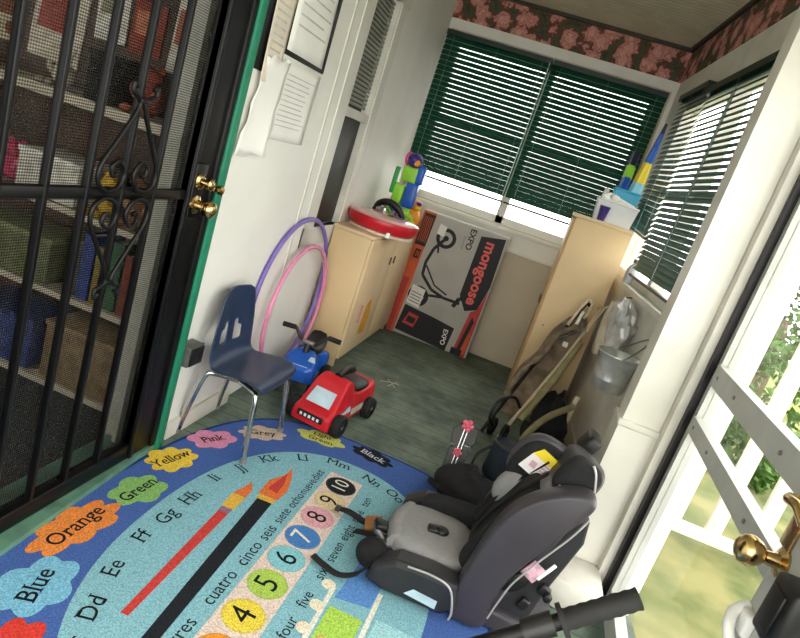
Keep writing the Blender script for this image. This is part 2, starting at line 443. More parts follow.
# wallpaper border, crown moulding
bm_ = border_mat()
mb = MB(bm_); mb.bx(-1.17, .515, BY-.006, BY-.0005, 2.30, 2.495)
struct(mb, 'trim_border_back', 'rose patterned wallpaper border above the back window', 'wallpaper border')
mb = MB(bm_); mb.hexa([PR(2.3,2.30,0),PR(2.3,2.30,-.006),PR(BY-.006,2.30,-.006),PR(BY-.006,2.30,0),PR(2.3,2.495,0),PR(2.3,2.495,-.006),PR(BY-.006,2.495,-.006),PR(BY-.006,2.495,0)])
struct(mb, 'trim_border_right', 'rose patterned wallpaper border above the right window', 'wallpaper border')
mb = MB(M('dark_brown_trim', '#3a3226', .6)); mb.bx(-1.17, .51, BY-.03, BY-.007, 2.495, CZ-.001)
mb.hexa([PR(2.3,2.495,-.007),PR(2.3,2.495,-.03),PR(BY-.03,2.495,-.03),PR(BY-.03,2.495,-.007),PR(2.3,CZ-.001,-.007),PR(2.3,CZ-.001,-.03),PR(BY-.03,CZ-.001,-.03),PR(BY-.03,CZ-.001,-.007)])
struct(mb, 'trim_crown', 'thin dark moulding between wallpaper border and ceiling', 'trim')

# back window: frame, panes, sill, rail
w2 = thing('window_2', 'double window in the back wall behind the green blinds', 'window', (-.34, BY, 1.02), kind='structure')
mb = MB(trim_white)
for x0, x1 in ((-1.08, -1.04), (-.375, -.315), (.36, .40)): mb.bx(x0, x1, BY+.0, BY+.07, 1.02, 2.19, .004)
mb.bx(-1.08, .40, BY+.0, BY+.07, 2.14, 2.19); mb.bx(-1.08, .40, BY+.0, BY+.07, 1.02, 1.075); mb.bx(-1.08,.40,BY+.01,BY+.05,1.6,1.64)
mb.build('window_frame', w2)
gl = glass('window_glass')
for x0, x1 in ((-1.04, -.375), (-.315, .36)):
    mb = MB(gl); mb.bx(x0, x1, BY+.03, BY+.034, 1.075, 2.14); mb.build('pane', w2)
mb = MB(trim_white); mb.bx(-1.16, .50, BY-.05, BY+.0, .985, 1.012, .004); mb.build('window_sill', w2)
mb = MB(trim_white); mb.bx(-1.17, .50, BY-.02, BY-.001, .87, .985); mb.bx(-1.17,.50,BY-.03,BY-.001,.845,.875,.004)
struct(mb, 'trim_back_rail', 'white moulded apron rail below the back window sill', 'trim')
# corner boards of the back wall
mb = MB(trim_white); mb.bx(-1.17, -1.14, BY-.02, BY-.001, 1.0, 2.295); mb.bx(.47, .50, BY-.02, BY-.001, 1.0, 2.295); mb.bx(-1.14,.47,BY-.012,BY-.001,2.23,2.298)
struct(mb, 'trim_corner', 'white corner boards and header around the back window', 'trim')

# right window frame, sill, panes
w3 = thing('window_3', 'long window in the right wall behind the crooked green blinds', 'window', (RX(3.3), 3.3, 1.0), kind='structure')
mb = MB(trim_white)
def rbar(y0, y1, z0, z1, d0, d1): mb.hexa([PR(y0,z0,d0),PR(y0,z0,d1),PR(y1,z0,d1),PR(y1,z0,d0),PR(y0,z1,d0),PR(y0,z1,d1),PR(y1,z1,d1),PR(y1,z1,d0)])
for y0, y1 in ((4.22, 4.27), (3.30, 3.37), (2.40, 2.45)): rbar(y0, y1, 1.0, 2.1, .0, .07)
rbar(2.4, 4.27, 2.05, 2.10, 0, .07); rbar(2.4, 4.27, 1.0, 1.05, 0, .07); rbar(2.4,4.27,1.52,1.56,.02,.05)
mb.build('window_frame', w3)
for y0, y1 in ((3.37, 4.22), (2.45, 3.30)):
    mb = MB(gl); rbar(y0, y1, 1.05, 2.05, .04, .044); mb.build('pane', w3)
mb = MB(trim_white); rbar(2.33, 3.81, .97, .998, -.045, 0); mb.build('window_sill', w3)
mb = MB(old_trim); rbar(2.33, BY-.04, .86, .968, -.012, -.001); rbar(2.33, BY-.04, .0, .10, -.014, -.001)
struct(mb, 'baseboard_right', 'aged white apron and baseboard boards on the right wall', 'baseboard')

# ---------------------------------------------------------------- blinds
blind_green = M('dark_green_vinyl_slat', '#0d4432', .45, noise=.08, scale=20, spec=.35)
blind_dark = M('dark_green_headrail', '#07241a', .4, noise=.1)
cord_m = M('blind_cord_hole_light', '#9fb8a8', .6, noise=.1)  # cord kept pale to stand in for light through the slat holes
def blind(P, u0, u1, zt, zb, tilt, label, pitch=.0355, droop=0, wand=True, group=None, grp_cords=(.08, .5, .92), head=.035, sw=.0195):
    """P(u, z, d): d is towards the room. One hanging blind."""
    r = thing('venetian_blind', label, 'window blind', P((u0+u1)/2, zb, .03), kind=None, group=group)
    mb = MB(blind_dark)
    mb.hexa([P(u0,zt-head,.005),P(u1,zt-head,.005),P(u1,zt-head,.05),P(u0,zt-head,.05),P(u0,zt,.005),P(u1,zt,.005),P(u1,zt,.05),P(u0,zt,.05)])
    mb.build('headrail', r)
    mb = MB(blind_green); n = int((zt-head-zb-.01)/pitch); w = sw
    for k in range(n):
        z = zt - head - .012 - k*pitch; f = k/(n-1)
        dz = droop * f
        rows = []
        for q, bow in ((-1, 0), (0, .0016), (1, 0)):
            rows.append((q*w*math.cos(tilt) - bow*math.sin(tilt), q*w*math.sin(tilt) + bow*math.cos(tilt)))
        for a, b in ((0, 1), (1, 2)):
            (da, za), (db, zb_) = rows[a], rows[b]
            mb.add([P(u0,z+za+dz,.028+da),P(u1,z+za,.028+da),P(u1,z+zb_,.028+db),P(u0,z+zb_+dz,.028+db)],[(0,1,2,3)],True)
    mb.build('slats', r)
    mb = MB(blind_dark); mb.hexa([P(u0,zb+droop,.016),P(u1,zb,.016),P(u1,zb,.040),P(u0,zb+droop,.040),P(u0,zb+.014+droop,.016),P(u1,zb+.014,.016),P(u1,zb+.014,.040),P(u0,zb+.014+droop,.040)])
    mb.build('bottom_rail', r)
    for c in grp_cords:
        u = u0 + (u1-u0)*c; mb = MB(cord_m)
        mb.tube([P(u, zt-head, .0435), P(u, zb+.01+droop*(1-c), .0435)], .0011, 5); mb.build('ladder_cord', r)
    if wand:
        mb = MB(M('clear_wand', '#b9c9c0', .2, noise=0)); u = u1 - .012 if wand == 1 else u0 + .02
        mb.tube([P(u, zt-.03, .055), P(u, zb+.0, .057)], .0035, 6); mb.build('wand', r)
    return r
PB2 = lambda u, z, d: Vector((u, BY - .012 - d, z))
blind(PB2, -1.145, -.362, 2.21, 1.175, -1.12, 'dark green venetian blind over the left half of the back window', wand=1, group=None)
blind(PB2, -.352, .452, 2.21, 1.175, -1.13, 'dark green venetian blind over the right half of the back window', wand=0)
PR2 = lambda u, z, d: Vector((RX(u) - .006 - d, u, z))
blind(PR2, 3.66, 4.24, 2.13, 1.30, -1.02, 'far crooked green blind on the right window, beside the tall cabinet', wand=0, droop=-.04, pitch=.030, sw=.016)
blind(PR2, 2.36, 3.645, 2.085, 1.05, -1.02, 'near green blind on the right window, next to the white pillar', wand=0, droop=.0, pitch=.030, sw=.016, grp_cords=(.25, .6, .93))

# ================================================================= DOORS
# black iron security door in the left wall
SX = -1.062
d1 = thing('door_1', 'black iron security door with scrollwork bars and brass knobs', 'door', (SX, 1.37, .03), kind='structure')
mb = MB(black_metal)
mb.bx(SX-.03, SX+.012, 1.715, 1.86, .03, 2.11, .004); mb.bx(SX-.03, SX+.012, .885, .97, .03, 2.11, .004)
mb.bx(SX-.03, SX+.012, .97, 1.715, .03, .085, .004); mb.bx(SX-.03, SX+.012, .97, 1.715, 2.03, 2.11, .004)
mb.bx(SX-.012, SX+.008, .97, 1.715, .955, .985, .003)
mb.bx(SX-.02, SX+.02, 1.832, 1.86, .03, 2.11, .003); mb.bx(SX-.016, SX+.018, 1.715, 1.735, .03, 2.11, .003)
mb.build('door_frame', d1)
for y in (1.045, 1.17, 1.298, 1.425, 1.56):
    mb = MB(black_metal); mb.bx(SX-.010, SX+.010, y-.0065, y+.0065, .085, 2.03, .002); mb.build('bar', d1)
mb = MB(black_metal); yc, zc = 1.425, .97
def sp(pts): mb.tube([Vector((SX+.016, yc+p.x, zc+p.y)) for p in curve([(*q, 0) for q in pts], 8)], .006, 8)
for sg in (1, -1):
    for sd in (1, -1):
        # teardrop arm: from the pointed tip down to a wide belly, ending in an inner spiral
        sp([(sd*.032, sg*.275), (sd*.045, sg*.285), (sd*.045, sg*.262), (sd*.022, sg*.252), (sd*.010, sg*.235), (sd*.03, sg*.195), (sd*.07, sg*.135), (sd*.108, sg*.075), (sd*.108, sg*.032), (sd*.075, sg*.010), (sd*.035, sg*.02), (sd*.018, sg*.055), (sd*.04, sg*.088), (sd*.068, sg*.075), (sd*.062, sg*.05), (sd*.045, sg*.055)])
mb.box((SX+.016, yc, zc+.245), (.016, .03, .014), .003); mb.box((SX+.016, yc, zc-.245), (.016, .03, .014), .003)
mb.build('scrollwork', d1)
mb = MB(screen_mat()); mb.bx(SX-.018, SX-.0165, .97, 1.715, .085, 2.03); mb.build('screen', d1)
mb = MB(black_metal); mb.bx(SX+.010, SX+.022, 1.725, 1.785, .90, 1.075, .003); mb.build('lock_plate', d1)
qx = Matrix.Rotation(PI/2, 4, 'Y')
mb = MB(brass); T = Matrix.Translation((SX+.02, 1.752, 1.02)) @ qx
mb.lathe([(.026,0),(.027,.006),(.020,.012),(.012,.014),(.011,.03),(.018,.034),(.019,.044),(.012,.050),(0,.051)], T, 20); mb.build('deadbolt', d1)
mb = MB(brass); T = Matrix.Translation((SX+.02, 1.755, .945)) @ qx
mb.lathe([(.030,0),(.030,.005),(.018,.010),(.013,.03),(.022,.038),(.028,.052),(.025,.066),(.012,.073),(0,.074)], T, 22); mb.build('knob', d1)
mb = MB(brass); T = Matrix.Translation((SX+.016, 1.846, 1.00)) @ qx
mb.lathe([(.016,0),(.016,.006),(.010,.012),(.010,.020),(.016,.026),(.015,.036),(0,.040)], T, 18); mb.build('strike_knob', d1)

# storm door on the right: hinge side far, latch side near the camera
SDX = lambda y: .672 + (y - 2.13) * .03
d2 = thing('door_2', 'white glazed storm door with brass handles and two cross rails', 'door', (SDX(1.6), 1.6, .02), kind='structure')
sd_backlit = M('storm_door_backlit_white', '#b0b1ac', .45, noise=.08, scale=6)  # white door paint greyed, with its backlit shade put into the colour
PD = lambda u, z, d: Vector((SDX(u) + d, u, z))
def dbar(mb, y0, y1, z0, z1, d0, d1): mb.hexa([PD(y0,z0,d0),PD(y0,z0,d1),PD(y1,z0,d1),PD(y1,z0,d0),PD(y0,z1,d0),PD(y0,z1,d1),PD(y1,z1,d1),PD(y1,z1,d0)])
mb = MB(sd_backlit)
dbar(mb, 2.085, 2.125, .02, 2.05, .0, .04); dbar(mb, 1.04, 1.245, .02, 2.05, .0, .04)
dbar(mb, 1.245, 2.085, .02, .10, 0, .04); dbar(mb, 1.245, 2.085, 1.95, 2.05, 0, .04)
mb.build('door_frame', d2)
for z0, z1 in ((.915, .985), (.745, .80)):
    mb = MB(sd_backlit); dbar(mb, 1.23, 2.09, z0, z1, -.006, .03); mb.m(grey_metal)
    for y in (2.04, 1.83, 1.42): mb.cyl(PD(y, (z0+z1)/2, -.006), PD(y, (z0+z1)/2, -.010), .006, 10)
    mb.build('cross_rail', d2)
for z0, z1 in ((.985, 1.95), (.80, .915), (.10, .745)):
    mb = MB(gl); dbar(mb, 1.245, 2.085, z0, z1, .018, .021); mb.build('glass_pane', d2)
TD = lambda y, z: frame2(PD(y, z, 0), (0, 0, 1), (0, 1, 0))   # local z points to -x ... into the room
def into(y, z): return Matrix.Translation(PD(y, z, 0)) @ Matrix.Rotation(-PI/2, 4, 'Y')
mb = MB(brass); mb.lathe([(.030,0),(.030,.006),(.016,.012),(.013,.035),(.024,.045),(.031,.062),(.027,.080),(.013,.088),(0,.089)], into(1.21, .80), 22); mb.build('round_knob', d2)
mb = MB(brass); mb.box(PD(1.225, .90, -.004), (.008, .045, .15), .003)
mb.lathe([(.022,0),(.022,.01),(.012,.014),(.011,.035),(0,.036)], into(1.235, .92), 18)
mb.tube(curve([PD(1.235,.92,-.03), PD(1.21,.925,-.045), PD(1.17,.93,-.045), PD(1.13,.915,-.04)], 6), [.011]*19, 10); mb.build('lever_handle', d2)
mb = MB(white_plastic); mb.tube(curve([PD(1.235,.68,-.005), PD(1.22,.665,-.03), PD(1.19,.645,-.04), PD(1.17,.62,-.03), PD(1.18,.60,-.01)], 6), .011, 10); mb.box(PD(1.20,.66,-.01),(.02,.04,.05),.006); mb.build('pull_latch', d2)
mb = MB(black_plastic); mb.box(PD(1.085,.765,-.022), (.04, .085, .12), .008); mb.box(PD(1.085,.765,-.044),(.006,.05,.08),.002); mb.build('lock_box', d2)

# ================================================================= ROOM BEHIND THE SECURITY DOOR
mb = MB(M('charcoal_carpet', '#37373a', .95, noise=.25, scale=60)); mb.bx(-4.0, LX(FY)-.15, FY, 2.3, -.10, .0)
mb.bx(-1.24, -1.065, .88, 1.862, -.05, .004)
struct(mb, 'floor_inside', 'dark charcoal carpet inside behind the security door', 'floor')
mb = MB(dark_room); mb.bx(-4.0, -1.25, 2.2, 2.3, 0, 2.5)
struct(mb, 'wall_inside_back', 'brown inside wall hung with pictures', 'wall')
mb = MB(dark_room); mb.bx(-4.1, -4.0, FY, 2.3, 0, 2.5)
struct(mb, 'wall_inside_left', 'far brown wall of the inner room', 'wall')
mb = MB(dark_room); wall_holes(mb, lambda u,z,d: Vector((u, FY + d, z)), -4.0, -1.25, 0, 2.5, [(-3.6, -1.8, .5, 2.2)], .1)  # opening to the sky added to light the room behind the iron door
struct(mb, 'wall_inside_front', 'inner room wall with an unseen opening added for daylight', 'wall')
mb = MB(dark_room); mb.bx(-4.1, -1.25, FY, 2.3, 2.5, 2.58)
struct(mb, 'ceiling_inside', 'plain ceiling of the inner room', 'ceiling')
mb = MB(M('inner_jamb_paint', '#a9a89a', .5, noise=.1)); mb.bx(-1.235, -1.10, 1.80, 1.86, 0, 2.11); mb.bx(-1.16, -1.145, 1.77, 1.80, 0, 2.11)
struct(mb, 'trim_inner_jamb', 'cream inner jamb seen through the metal screen', 'trim')

# bookcase with clutter
wood_d = M('dark_brown_wood', '#4a3325', .6, noise=.2, scale=8); shelf_l = M('pale_shelf_board', '#b9b09a', .6, noise=.1)
bk = thing('bookcase', 'cluttered brown bookcase with pale shelf boards behind the iron door', 'bookcase', (-1.95, 2.02, 0))
X0, X1, YF, YB = -2.62, -1.262, 1.90, 2.19
mb = MB(wood_d); mb.bx(X0-.025, X0, YF, YB, 0, 1.17); mb.build('side_panel', bk)
mb = MB(wood_d); mb.bx(X1, X1+.01, YF, YB, 0, 1.17); mb.build('side_panel', bk)
mb = MB(wood_d); mb.bx(X0, X1, YB-.012, YB, 0, 1.17); mb.build('back_panel', bk)
SH = (.06, .42, .74, 1.13)
for z in SH:
    mb = MB(shelf_l); mb.bx(X0, X1, YF-.005, YB-.012, z-.035 if z > 1 else z-.022, z); mb.build('shelf', bk)
def colm(h, r=.7): return M('dull_' + h.strip('#'), h, r, noise=.18, scale=25)
def book(x, z, w, h, c, label, y=1.92):
    t = thing('book', label, 'book', (x, y+.08, z), group='books inside behind the iron door')
    mb = MB(colm(c)); mb.bx(x-w/2, x+w/2, y, y+.16, z, z+.004); mb.bx(x-w/2, x-w/2+.004, y, y+.16, z, z+h); mb.bx(x+w/2-.004, x+w/2, y, y+.16, z, z+h); mb.bx(x-w/2, x+w/2, y, y+.004, z, z+h); mb.build('cover', t)
    mb = MB(paper_white); mb.bx(x-w/2+.004, x+w/2-.004, y+.006, y+.155, z+.004, z+h-.005); mb.build('pages', t)
for i, (x, w, h, c, l) in enumerate([(-1.33,.05,.23,'#7a3a2c','rust red book at the jamb end of the middle shelf'), (-1.39,.045,.26,'#2f5a3c','green upright book next to the rust red one'), (-1.45,.05,.22,'#8d7c3a','mustard book on the middle shelf'), (-1.51,.05,.25,'#2d3f7d','tall blue book on the middle shelf'), (-1.57,.04,.2,'#a3a08c','short pale grey book on the middle shelf')]):
    book(x, .42, w, h, c, l)
def boxy(name, label, cat, x0, x1, z0, z1, c, y0=1.91, y1=2.12, lid=None, group=None):
    t = thing(name, label, cat, ((x0+x1)/2, (y0+y1)/2, z0), group=group)
    mb = MB(colm(c)); mb.bx(x0, x1, y0, y1, z0, z1-.02, .004); mb.build('body', t)
    mb = MB(colm(lid or c)); mb.bx(x0-.005, x1+.005, y0-.005, y1+.005, z1-.021, z1, .004); mb.build('lid', t)
boxy('storage_box', 'white storage box on the upper shelf inside', 'box', -1.86, -1.60, .742, .90, '#c9c5b5', lid='#e2dfd2')
boxy('storage_box', 'tan storage box on the lowest shelf inside', 'box', -1.62, -1.30, .062, .30, '#7d6a4c', lid='#8e7a58')
boxy('storage_box', 'dull blue storage box on the lowest shelf inside', 'box', -2.0, -1.68, .062, .27, '#2c3a70', lid='#24305c')
boxy('storage_box', 'olive storage box on the far middle shelf inside', 'box', -2.05, -1.66, .422, .60, '#5f6340', lid='#777a52')
boxy('small_box', 'small black box standing on top of the bookcase', 'box', -1.64, -1.54, 1.132, 1.30, '#15130f', lid='#1c1913')
def plush(x, z, s, c, c2, label, y=1.99):
    t = thing('plush_toy', label, 'plush toy', (x, y, z), group='soft toys on the bookcase')
    mb = MB(colm(c, .95)); mb.ball((x, y, z+s*.55), (s*.5, s*.45, s*.55)); mb.build('body', t)
    mb = MB(colm(c, .95)); mb.ball((x, y-.01, z+s*1.3), (s*.38, s*.36, s*.34))
    for sg in (-1, 1): mb.ball((x+sg*s*.3, y, z+s*1.62), (s*.14, s*.08, s*.15), n=8)
    mb.build('head', t)
    for sg in (-1, 1):
        mb = MB(colm(c2, .95)); mb.ball((x+sg*s*.42, y-.03, z+s*.75), (s*.15, s*.15, s*.3), (0, sg*.5, 0), 8); mb.build('arm', t)
        mb = MB(colm(c2, .95)); mb.ball((x+sg*s*.25, y-.08, z+s*.15), (s*.17, s*.25, s*.15), n=8); mb.build('leg', t)
plush(-1.95, .742, .09, '#b8325a', '#d8708c', 'dark pink soft toy on the upper shelf inside')
plush(-1.52, .742, .09, '#c9a23c', '#a88428', 'yellow soft toy on the upper shelf inside')
plush(-1.38, .742, .10, '#7e5a40', '#b08c68', 'brown soft toy at the jamb end of the upper shelf')
plush(-2.12, .742, .10, '#8a4a3a', '#c8a080', 'reddish brown soft toy at the far end of the upper shelf')
plush(-1.44, 1.132, .10, '#8a3a2c', '#b86a50', 'rust coloured soft toy on top of the bookcase')
plush(-1.80, 1.132, .08, '#cfc7ae', '#a89f88', 'cream soft toy on top of the bookcase')
# loose papers and pictures on the inside wall
def poster(x0, x1, z0, z1, c, c2, label, tilt=0):
    t = thing('wall_picture', label, 'picture', ((x0+x1)/2, 2.196, z0), group=None)
    mb = MB(colm(c, .8)); mb.box(((x0+x1)/2, 2.193, (z0+z1)/2), (x1-x0, .008, z1-z0), rot=(0, tilt, 0)); mb.build('sheet', t)
    mb = MB(colm(c2, .8)); w, h = x1-x0, z1-z0
    mb.box(((x0+x1)/2 - w*.08, 2.1875, (z0+z1)/2 + h*.1), (w*.6, .003, h*.45), rot=(0, tilt, 0)); mb.ball(((x0+x1)/2 + w*.2, 2.187, z0+h*.2), (w*.12, .004, h*.1), n=8); mb.build('print', t)
poster(-2.40, -2.20, 1.22, 1.48, '#b5a98a', '#7a4a34', 'tan picture pinned at the far end of the inside wall')
poster(-2.16, -1.92, 1.20, 1.50, '#d0c6b2', '#9a4a3c', 'cream picture with red print on the inside wall', .05)
poster(-1.88, -1.74, 1.34, 1.60, '#d8d4c6', '#8a8a70', 'white picture high on the inside wall', -.04)
poster(-1.72, -1.58, 1.33, 1.52, '#8c3f30', '#c07a5a', 'rust red picture on the inside wall')
poster(-1.54, -1.44, 1.30, 1.58, '#d6d2c2', '#b06a50', 'narrow white picture near the inner jamb', .03)
poster(-1.42, -1.30, 1.36, 1.50, '#a05a40', '#d0b090', 'orange brown picture nearest the inner jamb')

# ================================================================= OUTSIDE, seen through the storm door and windows
mb = MB(M('mossy_concrete', '#7d7a4e', .9, noise=.3, scale=4, hex2='#4f5a2c')); mb.bx(.78, 2.1, -2.0, 6.0, -.14, -.02)
struct(mb, 'ground_step', 'mossy yellowish concrete landing outside the storm door', 'ground')
mb = MB(M('dry_lawn', '#6d7438', .95, noise=.25, scale=3)); mb.bx(2.1, 14, -6, 16, -.8, -.6); mb.bx(-8, 2.1, 6.0, 16, -.8, -.6)
struct(mb, 'ground_lawn', 'sunlit dry lawn outside', 'ground')
leafm = M('spring_leaf', '#41621f', .6, noise=.3, scale=4)
barkm = M('grey_brown_bark', '#6a5a48', .9, noise=.25, scale=12)
def bush(name, label, c, R, n, seed, trunk=.0, ls=.07):
    rnd = random.Random(seed); t = thing(name, label, 'tree' if trunk else 'bush', (c[0], c[1], c[2]), group=None)
    mb = MB(barkm)
    if trunk: mb.tube(curve([(c[0],c[1],c[2]), (c[0]+.05,c[1],c[2]+trunk*.6), (c[0],c[1]+.06,c[2]+trunk+R[2]*.6)], 5), [.09]*10+[.05], 8)
    for k in range(7):
        a = rnd.uniform(0, 6.28); mb.tube([(c[0], c[1], c[2]+trunk*.9), (c[0]+math.cos(a)*R[0]*.6, c[1]+math.sin(a)*R[1]*.6, c[2]+trunk+R[2]*rnd.uniform(.6,1.4))], [.025, .008], 6)
    mb.build('trunk' if trunk else 'stem', t)
    mb = MB(leafm)
    for k in range(n):
        d = Vector((rnd.gauss(0,1), rnd.gauss(0,1), rnd.gauss(0,1))).normalized() * rnd.uniform(.45, 1.0)**.5
        p = Vector((c[0]+d.x*R[0], c[1]+d.y*R[1], c[2]+trunk+R[2]+d.z*R[2]))
        q = Quaternion((rnd.gauss(0,1), rnd.gauss(0,1), rnd.gauss(0,1), rnd.gauss(0,1))).normalized().to_matrix()
        s = ls*rnd.uniform(.6, 1.3)
        mb.add([p + q @ Vector(v)*s for v in ((-.5,0,0),(0,-.28,.05),(.6,0,0),(0,.28,.05))], [(0,1,2,3)], False)
    mb.build('foliage', t)
lt = thing('lattice_screen', 'white slatted screen standing across the landing outside the storm door', 'screen', (1.5, 3.0, -.02))
for x in np.arange(.84, 1.93, .19):
    mb = MB(trim_white); mb.bx(x, x+.075, 2.985, 3.01, .06, 2.2, .003); mb.build('slat', lt)
for z in (.06, 2.2):
    mb = MB(trim_white); mb.bx(.80, 1.955, 2.98, 3.015, z-.05, z+.01, .004); mb.build('rail', lt)
bush('leafy_bush', 'bright green bush outside beyond the slatted screen, nearest one', (2.1, 5.6, -.6), (.75,.8,.75), 3000, 1)
bush('leafy_bush', 'low yellow green bush outside beyond the slatted screen', (1.75, 4.4, -.1), (.28,.4,.22), 1100, 2)
bush('leafy_tree', 'green tree standing farther out beyond the slatted screen', (3.0, 8.0, -.6), (1.3,1.2,1.1), 3200, 3, .8, .11)

# ================================================================= RUG
RXC, RYC, RA, RB, RN = -.375, 1.36, .67, 1.185, 3.3
def supr(a, b, n, N=120, yoff=0.0):
    out = []
    for k in range(N):
        t = 2*PI*k/N; c, s_ = math.cos(t), math.sin(t)
        out.append((RXC + a*math.copysign(abs(c)**(2/n), c), RYC + yoff + b*math.copysign(abs(s_)**(2/n), s_)))
    return out
R = lambda n, h: rug_col(n, h)
rb = MB(R('edge', '#1f3f7a'))
LZ = .0005
def flat(outline, layer, mat, h=.0004):
    rb.m(mat); rb.prism(outline, h, Matrix.Translation((0, 0, .0081 + layer*LZ)))
rb.prism(supr(RA, RB, RN), .008, Matrix.Translation((0,0,.0002)))
flat(supr(RA-.012, RB-.012, RN), 0, R('blue', '#4865a6'))
flat(supr(.465, .74, 2.25, yoff=.235), 1, R('aqua', '#84b6c4'))
def blob(cx, cy, L, W, ang, lobes, mat, layer=2, seed=0, amp=.16):
    rnd = random.Random(seed); ph = rnd.uniform(0, 6.28); pts = []
    for k in range(64):
        t = 2*PI*k/64; r = .86 + 2.1*amp*abs(math.cos(lobes*t/2 + ph)) + .05*math.sin(2*t+ph*2) + .05*math.sin(3*t+ph)
        x, y = L*r*math.cos(t), W*r*math.sin(t)
        pts.append((cx + x*math.cos(ang) - y*math.sin(ang), cy + x*math.sin(ang) + y*math.cos(ang)))
    flat(pts, layer, mat)
ink = R('ink', '#1b1d22'); wht = R('white', '#e4e2d6')
def rtext(s_, px, size, ang, mat=ink, layer=4, bold=0, world=None, serif=0):
    x, y = world if world else F(*px)[:2]
    rb.m(mat); rb.text(s_, size, Matrix.Translation((x, y, .0083 + layer*LZ)) @ Matrix.Rotation(ang, 4, 'Z'), bold=bold, serif=serif)
D = math.radians
splats = [('Red', (-4,662), '#cf3f36', 100, .13, .085, .075), ('Blue', (36,588), '#7cb9d6', 96, .125, .085, .085), ('Orange', (76,528), '#e58a45', 86, .165, .075, .085), ('Green', (138,492), '#86b56b', 82, .115, .07, .075),
          ('Yellow', (171,461), '#e8c64a', 75, .115, .072, .072), ('Pink', (212,441), '#d98fb0', 62, .11, .07, .07), ('Grey', (262,435), '#c9b5a2', 35, .115, .06, .068), ('Light\nGreen', (321,440), '#c3c76b', 8, .12, .062, .055), ('Black', (372,458), '#20222c', -12, .115, .055, .07)]
for i, (n, px, c, a, L, W, ts) in enumerate(splats):
    x, y = F(*px)[:2]
    blob(x, y, L*.84, W*.92, D(a), 6 if i % 2 else 8, R('splat_' + n.split()[0].lower(), c), layer=2+.35*(i % 3), seed=i+3, amp=.12)
    rtext(n, None, ts*.80, D(a + (12 if i < 2 else 5 if i < 4 else 0)), R('pale_ink', '#c9ccd6') if n == 'Black' else ink, world=(x, y), bold=.008, serif=.065)
lets = [('Cc',(70,652),95),('Dd',(92,611),93),('Ee',(113,571),93),('Ff',(141,539),90),('Gg',(166,519),88),('Hh',(190,500),86),('Ii',(214,480),82),('Jj',(240,470),72),('Kk',(268,461),55),('Ll',(302,460),32),('Mm',(338,466),8),('Nn',(371,483),-14),('Oo',(394,498),-32)]
for n, px, a in lets: rtext(n, px, .068, D(a + (12 if px[1] > 550 else 4 if px[1] > 500 else 0)), serif=.065)
# number strip
flat([(-.452,.55),(-.312,.55),(-.312,2.215),(-.452,2.215)], 2, R('strip', '#dcc9c0'))
nums = [(1,.99,'#c9463f',0),(2,1.09,'#d9853b',0),(3,1.20,'#e0922f',0),(4,1.345,'#e3cd4c',0),(5,1.49,'#a9c75a',0),(6,1.625,'#86c3cf',0),(7,1.755,'#4a7fc0',1),(8,1.89,'#dba3ae',0),(9,2.015,'#d8c49c',0),(10,2.14,'#22252b',1)]
def circ(cx, cy, r, layer, mat, n=30): flat([(cx+r*math.cos(2*PI*k/n), cy+r*math.sin(2*PI*k/n)) for k in range(n)], layer, mat)
for k, y, c, w_ in nums:
    circ(-.382, y, .062, 3, R('ring_%d' % k, '#%02x%02x%02x' % tuple(min(255, int(int(c[i:i+2],16)*.75+40)) for i in (1,3,5)))); circ(-.382, y, .056, 4, R('disc_%d' % k, c))
    rtext(str(k), None, .105 if k < 10 else .085, D(90), wht if w_ else ink, 5, .0, (-.382, y))
for n, y in (('uno',.92),('dos',1.06),('tres',1.215),('cuatro',1.40),('cinco',1.575),('seis',1.70),('siete',1.815),('ocho',1.93),('nueve',2.045),('diez',2.15)): rtext(n, None, .057 if y < 1.75 else .050, D(90), ink, 3, 0, (-.487, y))
for n, y in (('two',1.03),('three',1.19),('four',1.375),('five',1.50),('six',1.63),('seven',1.755),('eight',1.88),('nine',2.00),('ten',2.11)): rtext(n, None, .050, D(90), ink, 3, 0, (-.262, y))
# two paint brushes
def band(p, q, w0, w1, mat, layer=2):
    p, q = Vector(p), Vector(q); d = (q-p).normalized(); n = Vector((-d.y, d.x))
    flat([tuple(p+n*w0/2), tuple(p-n*w0/2), tuple(q-n*w1/2), tuple(q+n*w1/2)], layer, mat)
red_r = R('red', '#c4433f'); org = R('flame', '#dd7340'); yel = R('yellow', '#dcb04a')
band((-.635,1.18), (-.655,1.70), .022, .036, red_r); band((-.655,1.70), (-.656,1.73), .038, .038, R('ferrule', '#8a6a86'))
band((-.656,1.73), (-.660,1.82), .044, .05, yel); flat([(-.685,1.82),(-.635,1.82),(-.640,1.88),(-.665,1.925),(-.672,1.87)], 2, org)
band((-.53,1.02), (-.575,1.85), .036, .056, R('black', '#23262c'))
band((-.575,1.85), (-.578,1.88), .064, .064, yel); flat([(-.615,1.88),(-.54,1.88),(-.535,1.96),(-.555,2.04),(-.585,2.12),(-.59,2.05),(-.62,1.98)], 2, org); flat([(-.60,1.93),(-.56,1.92),(-.565,2.0),(-.585,2.07)], 3, red_r)
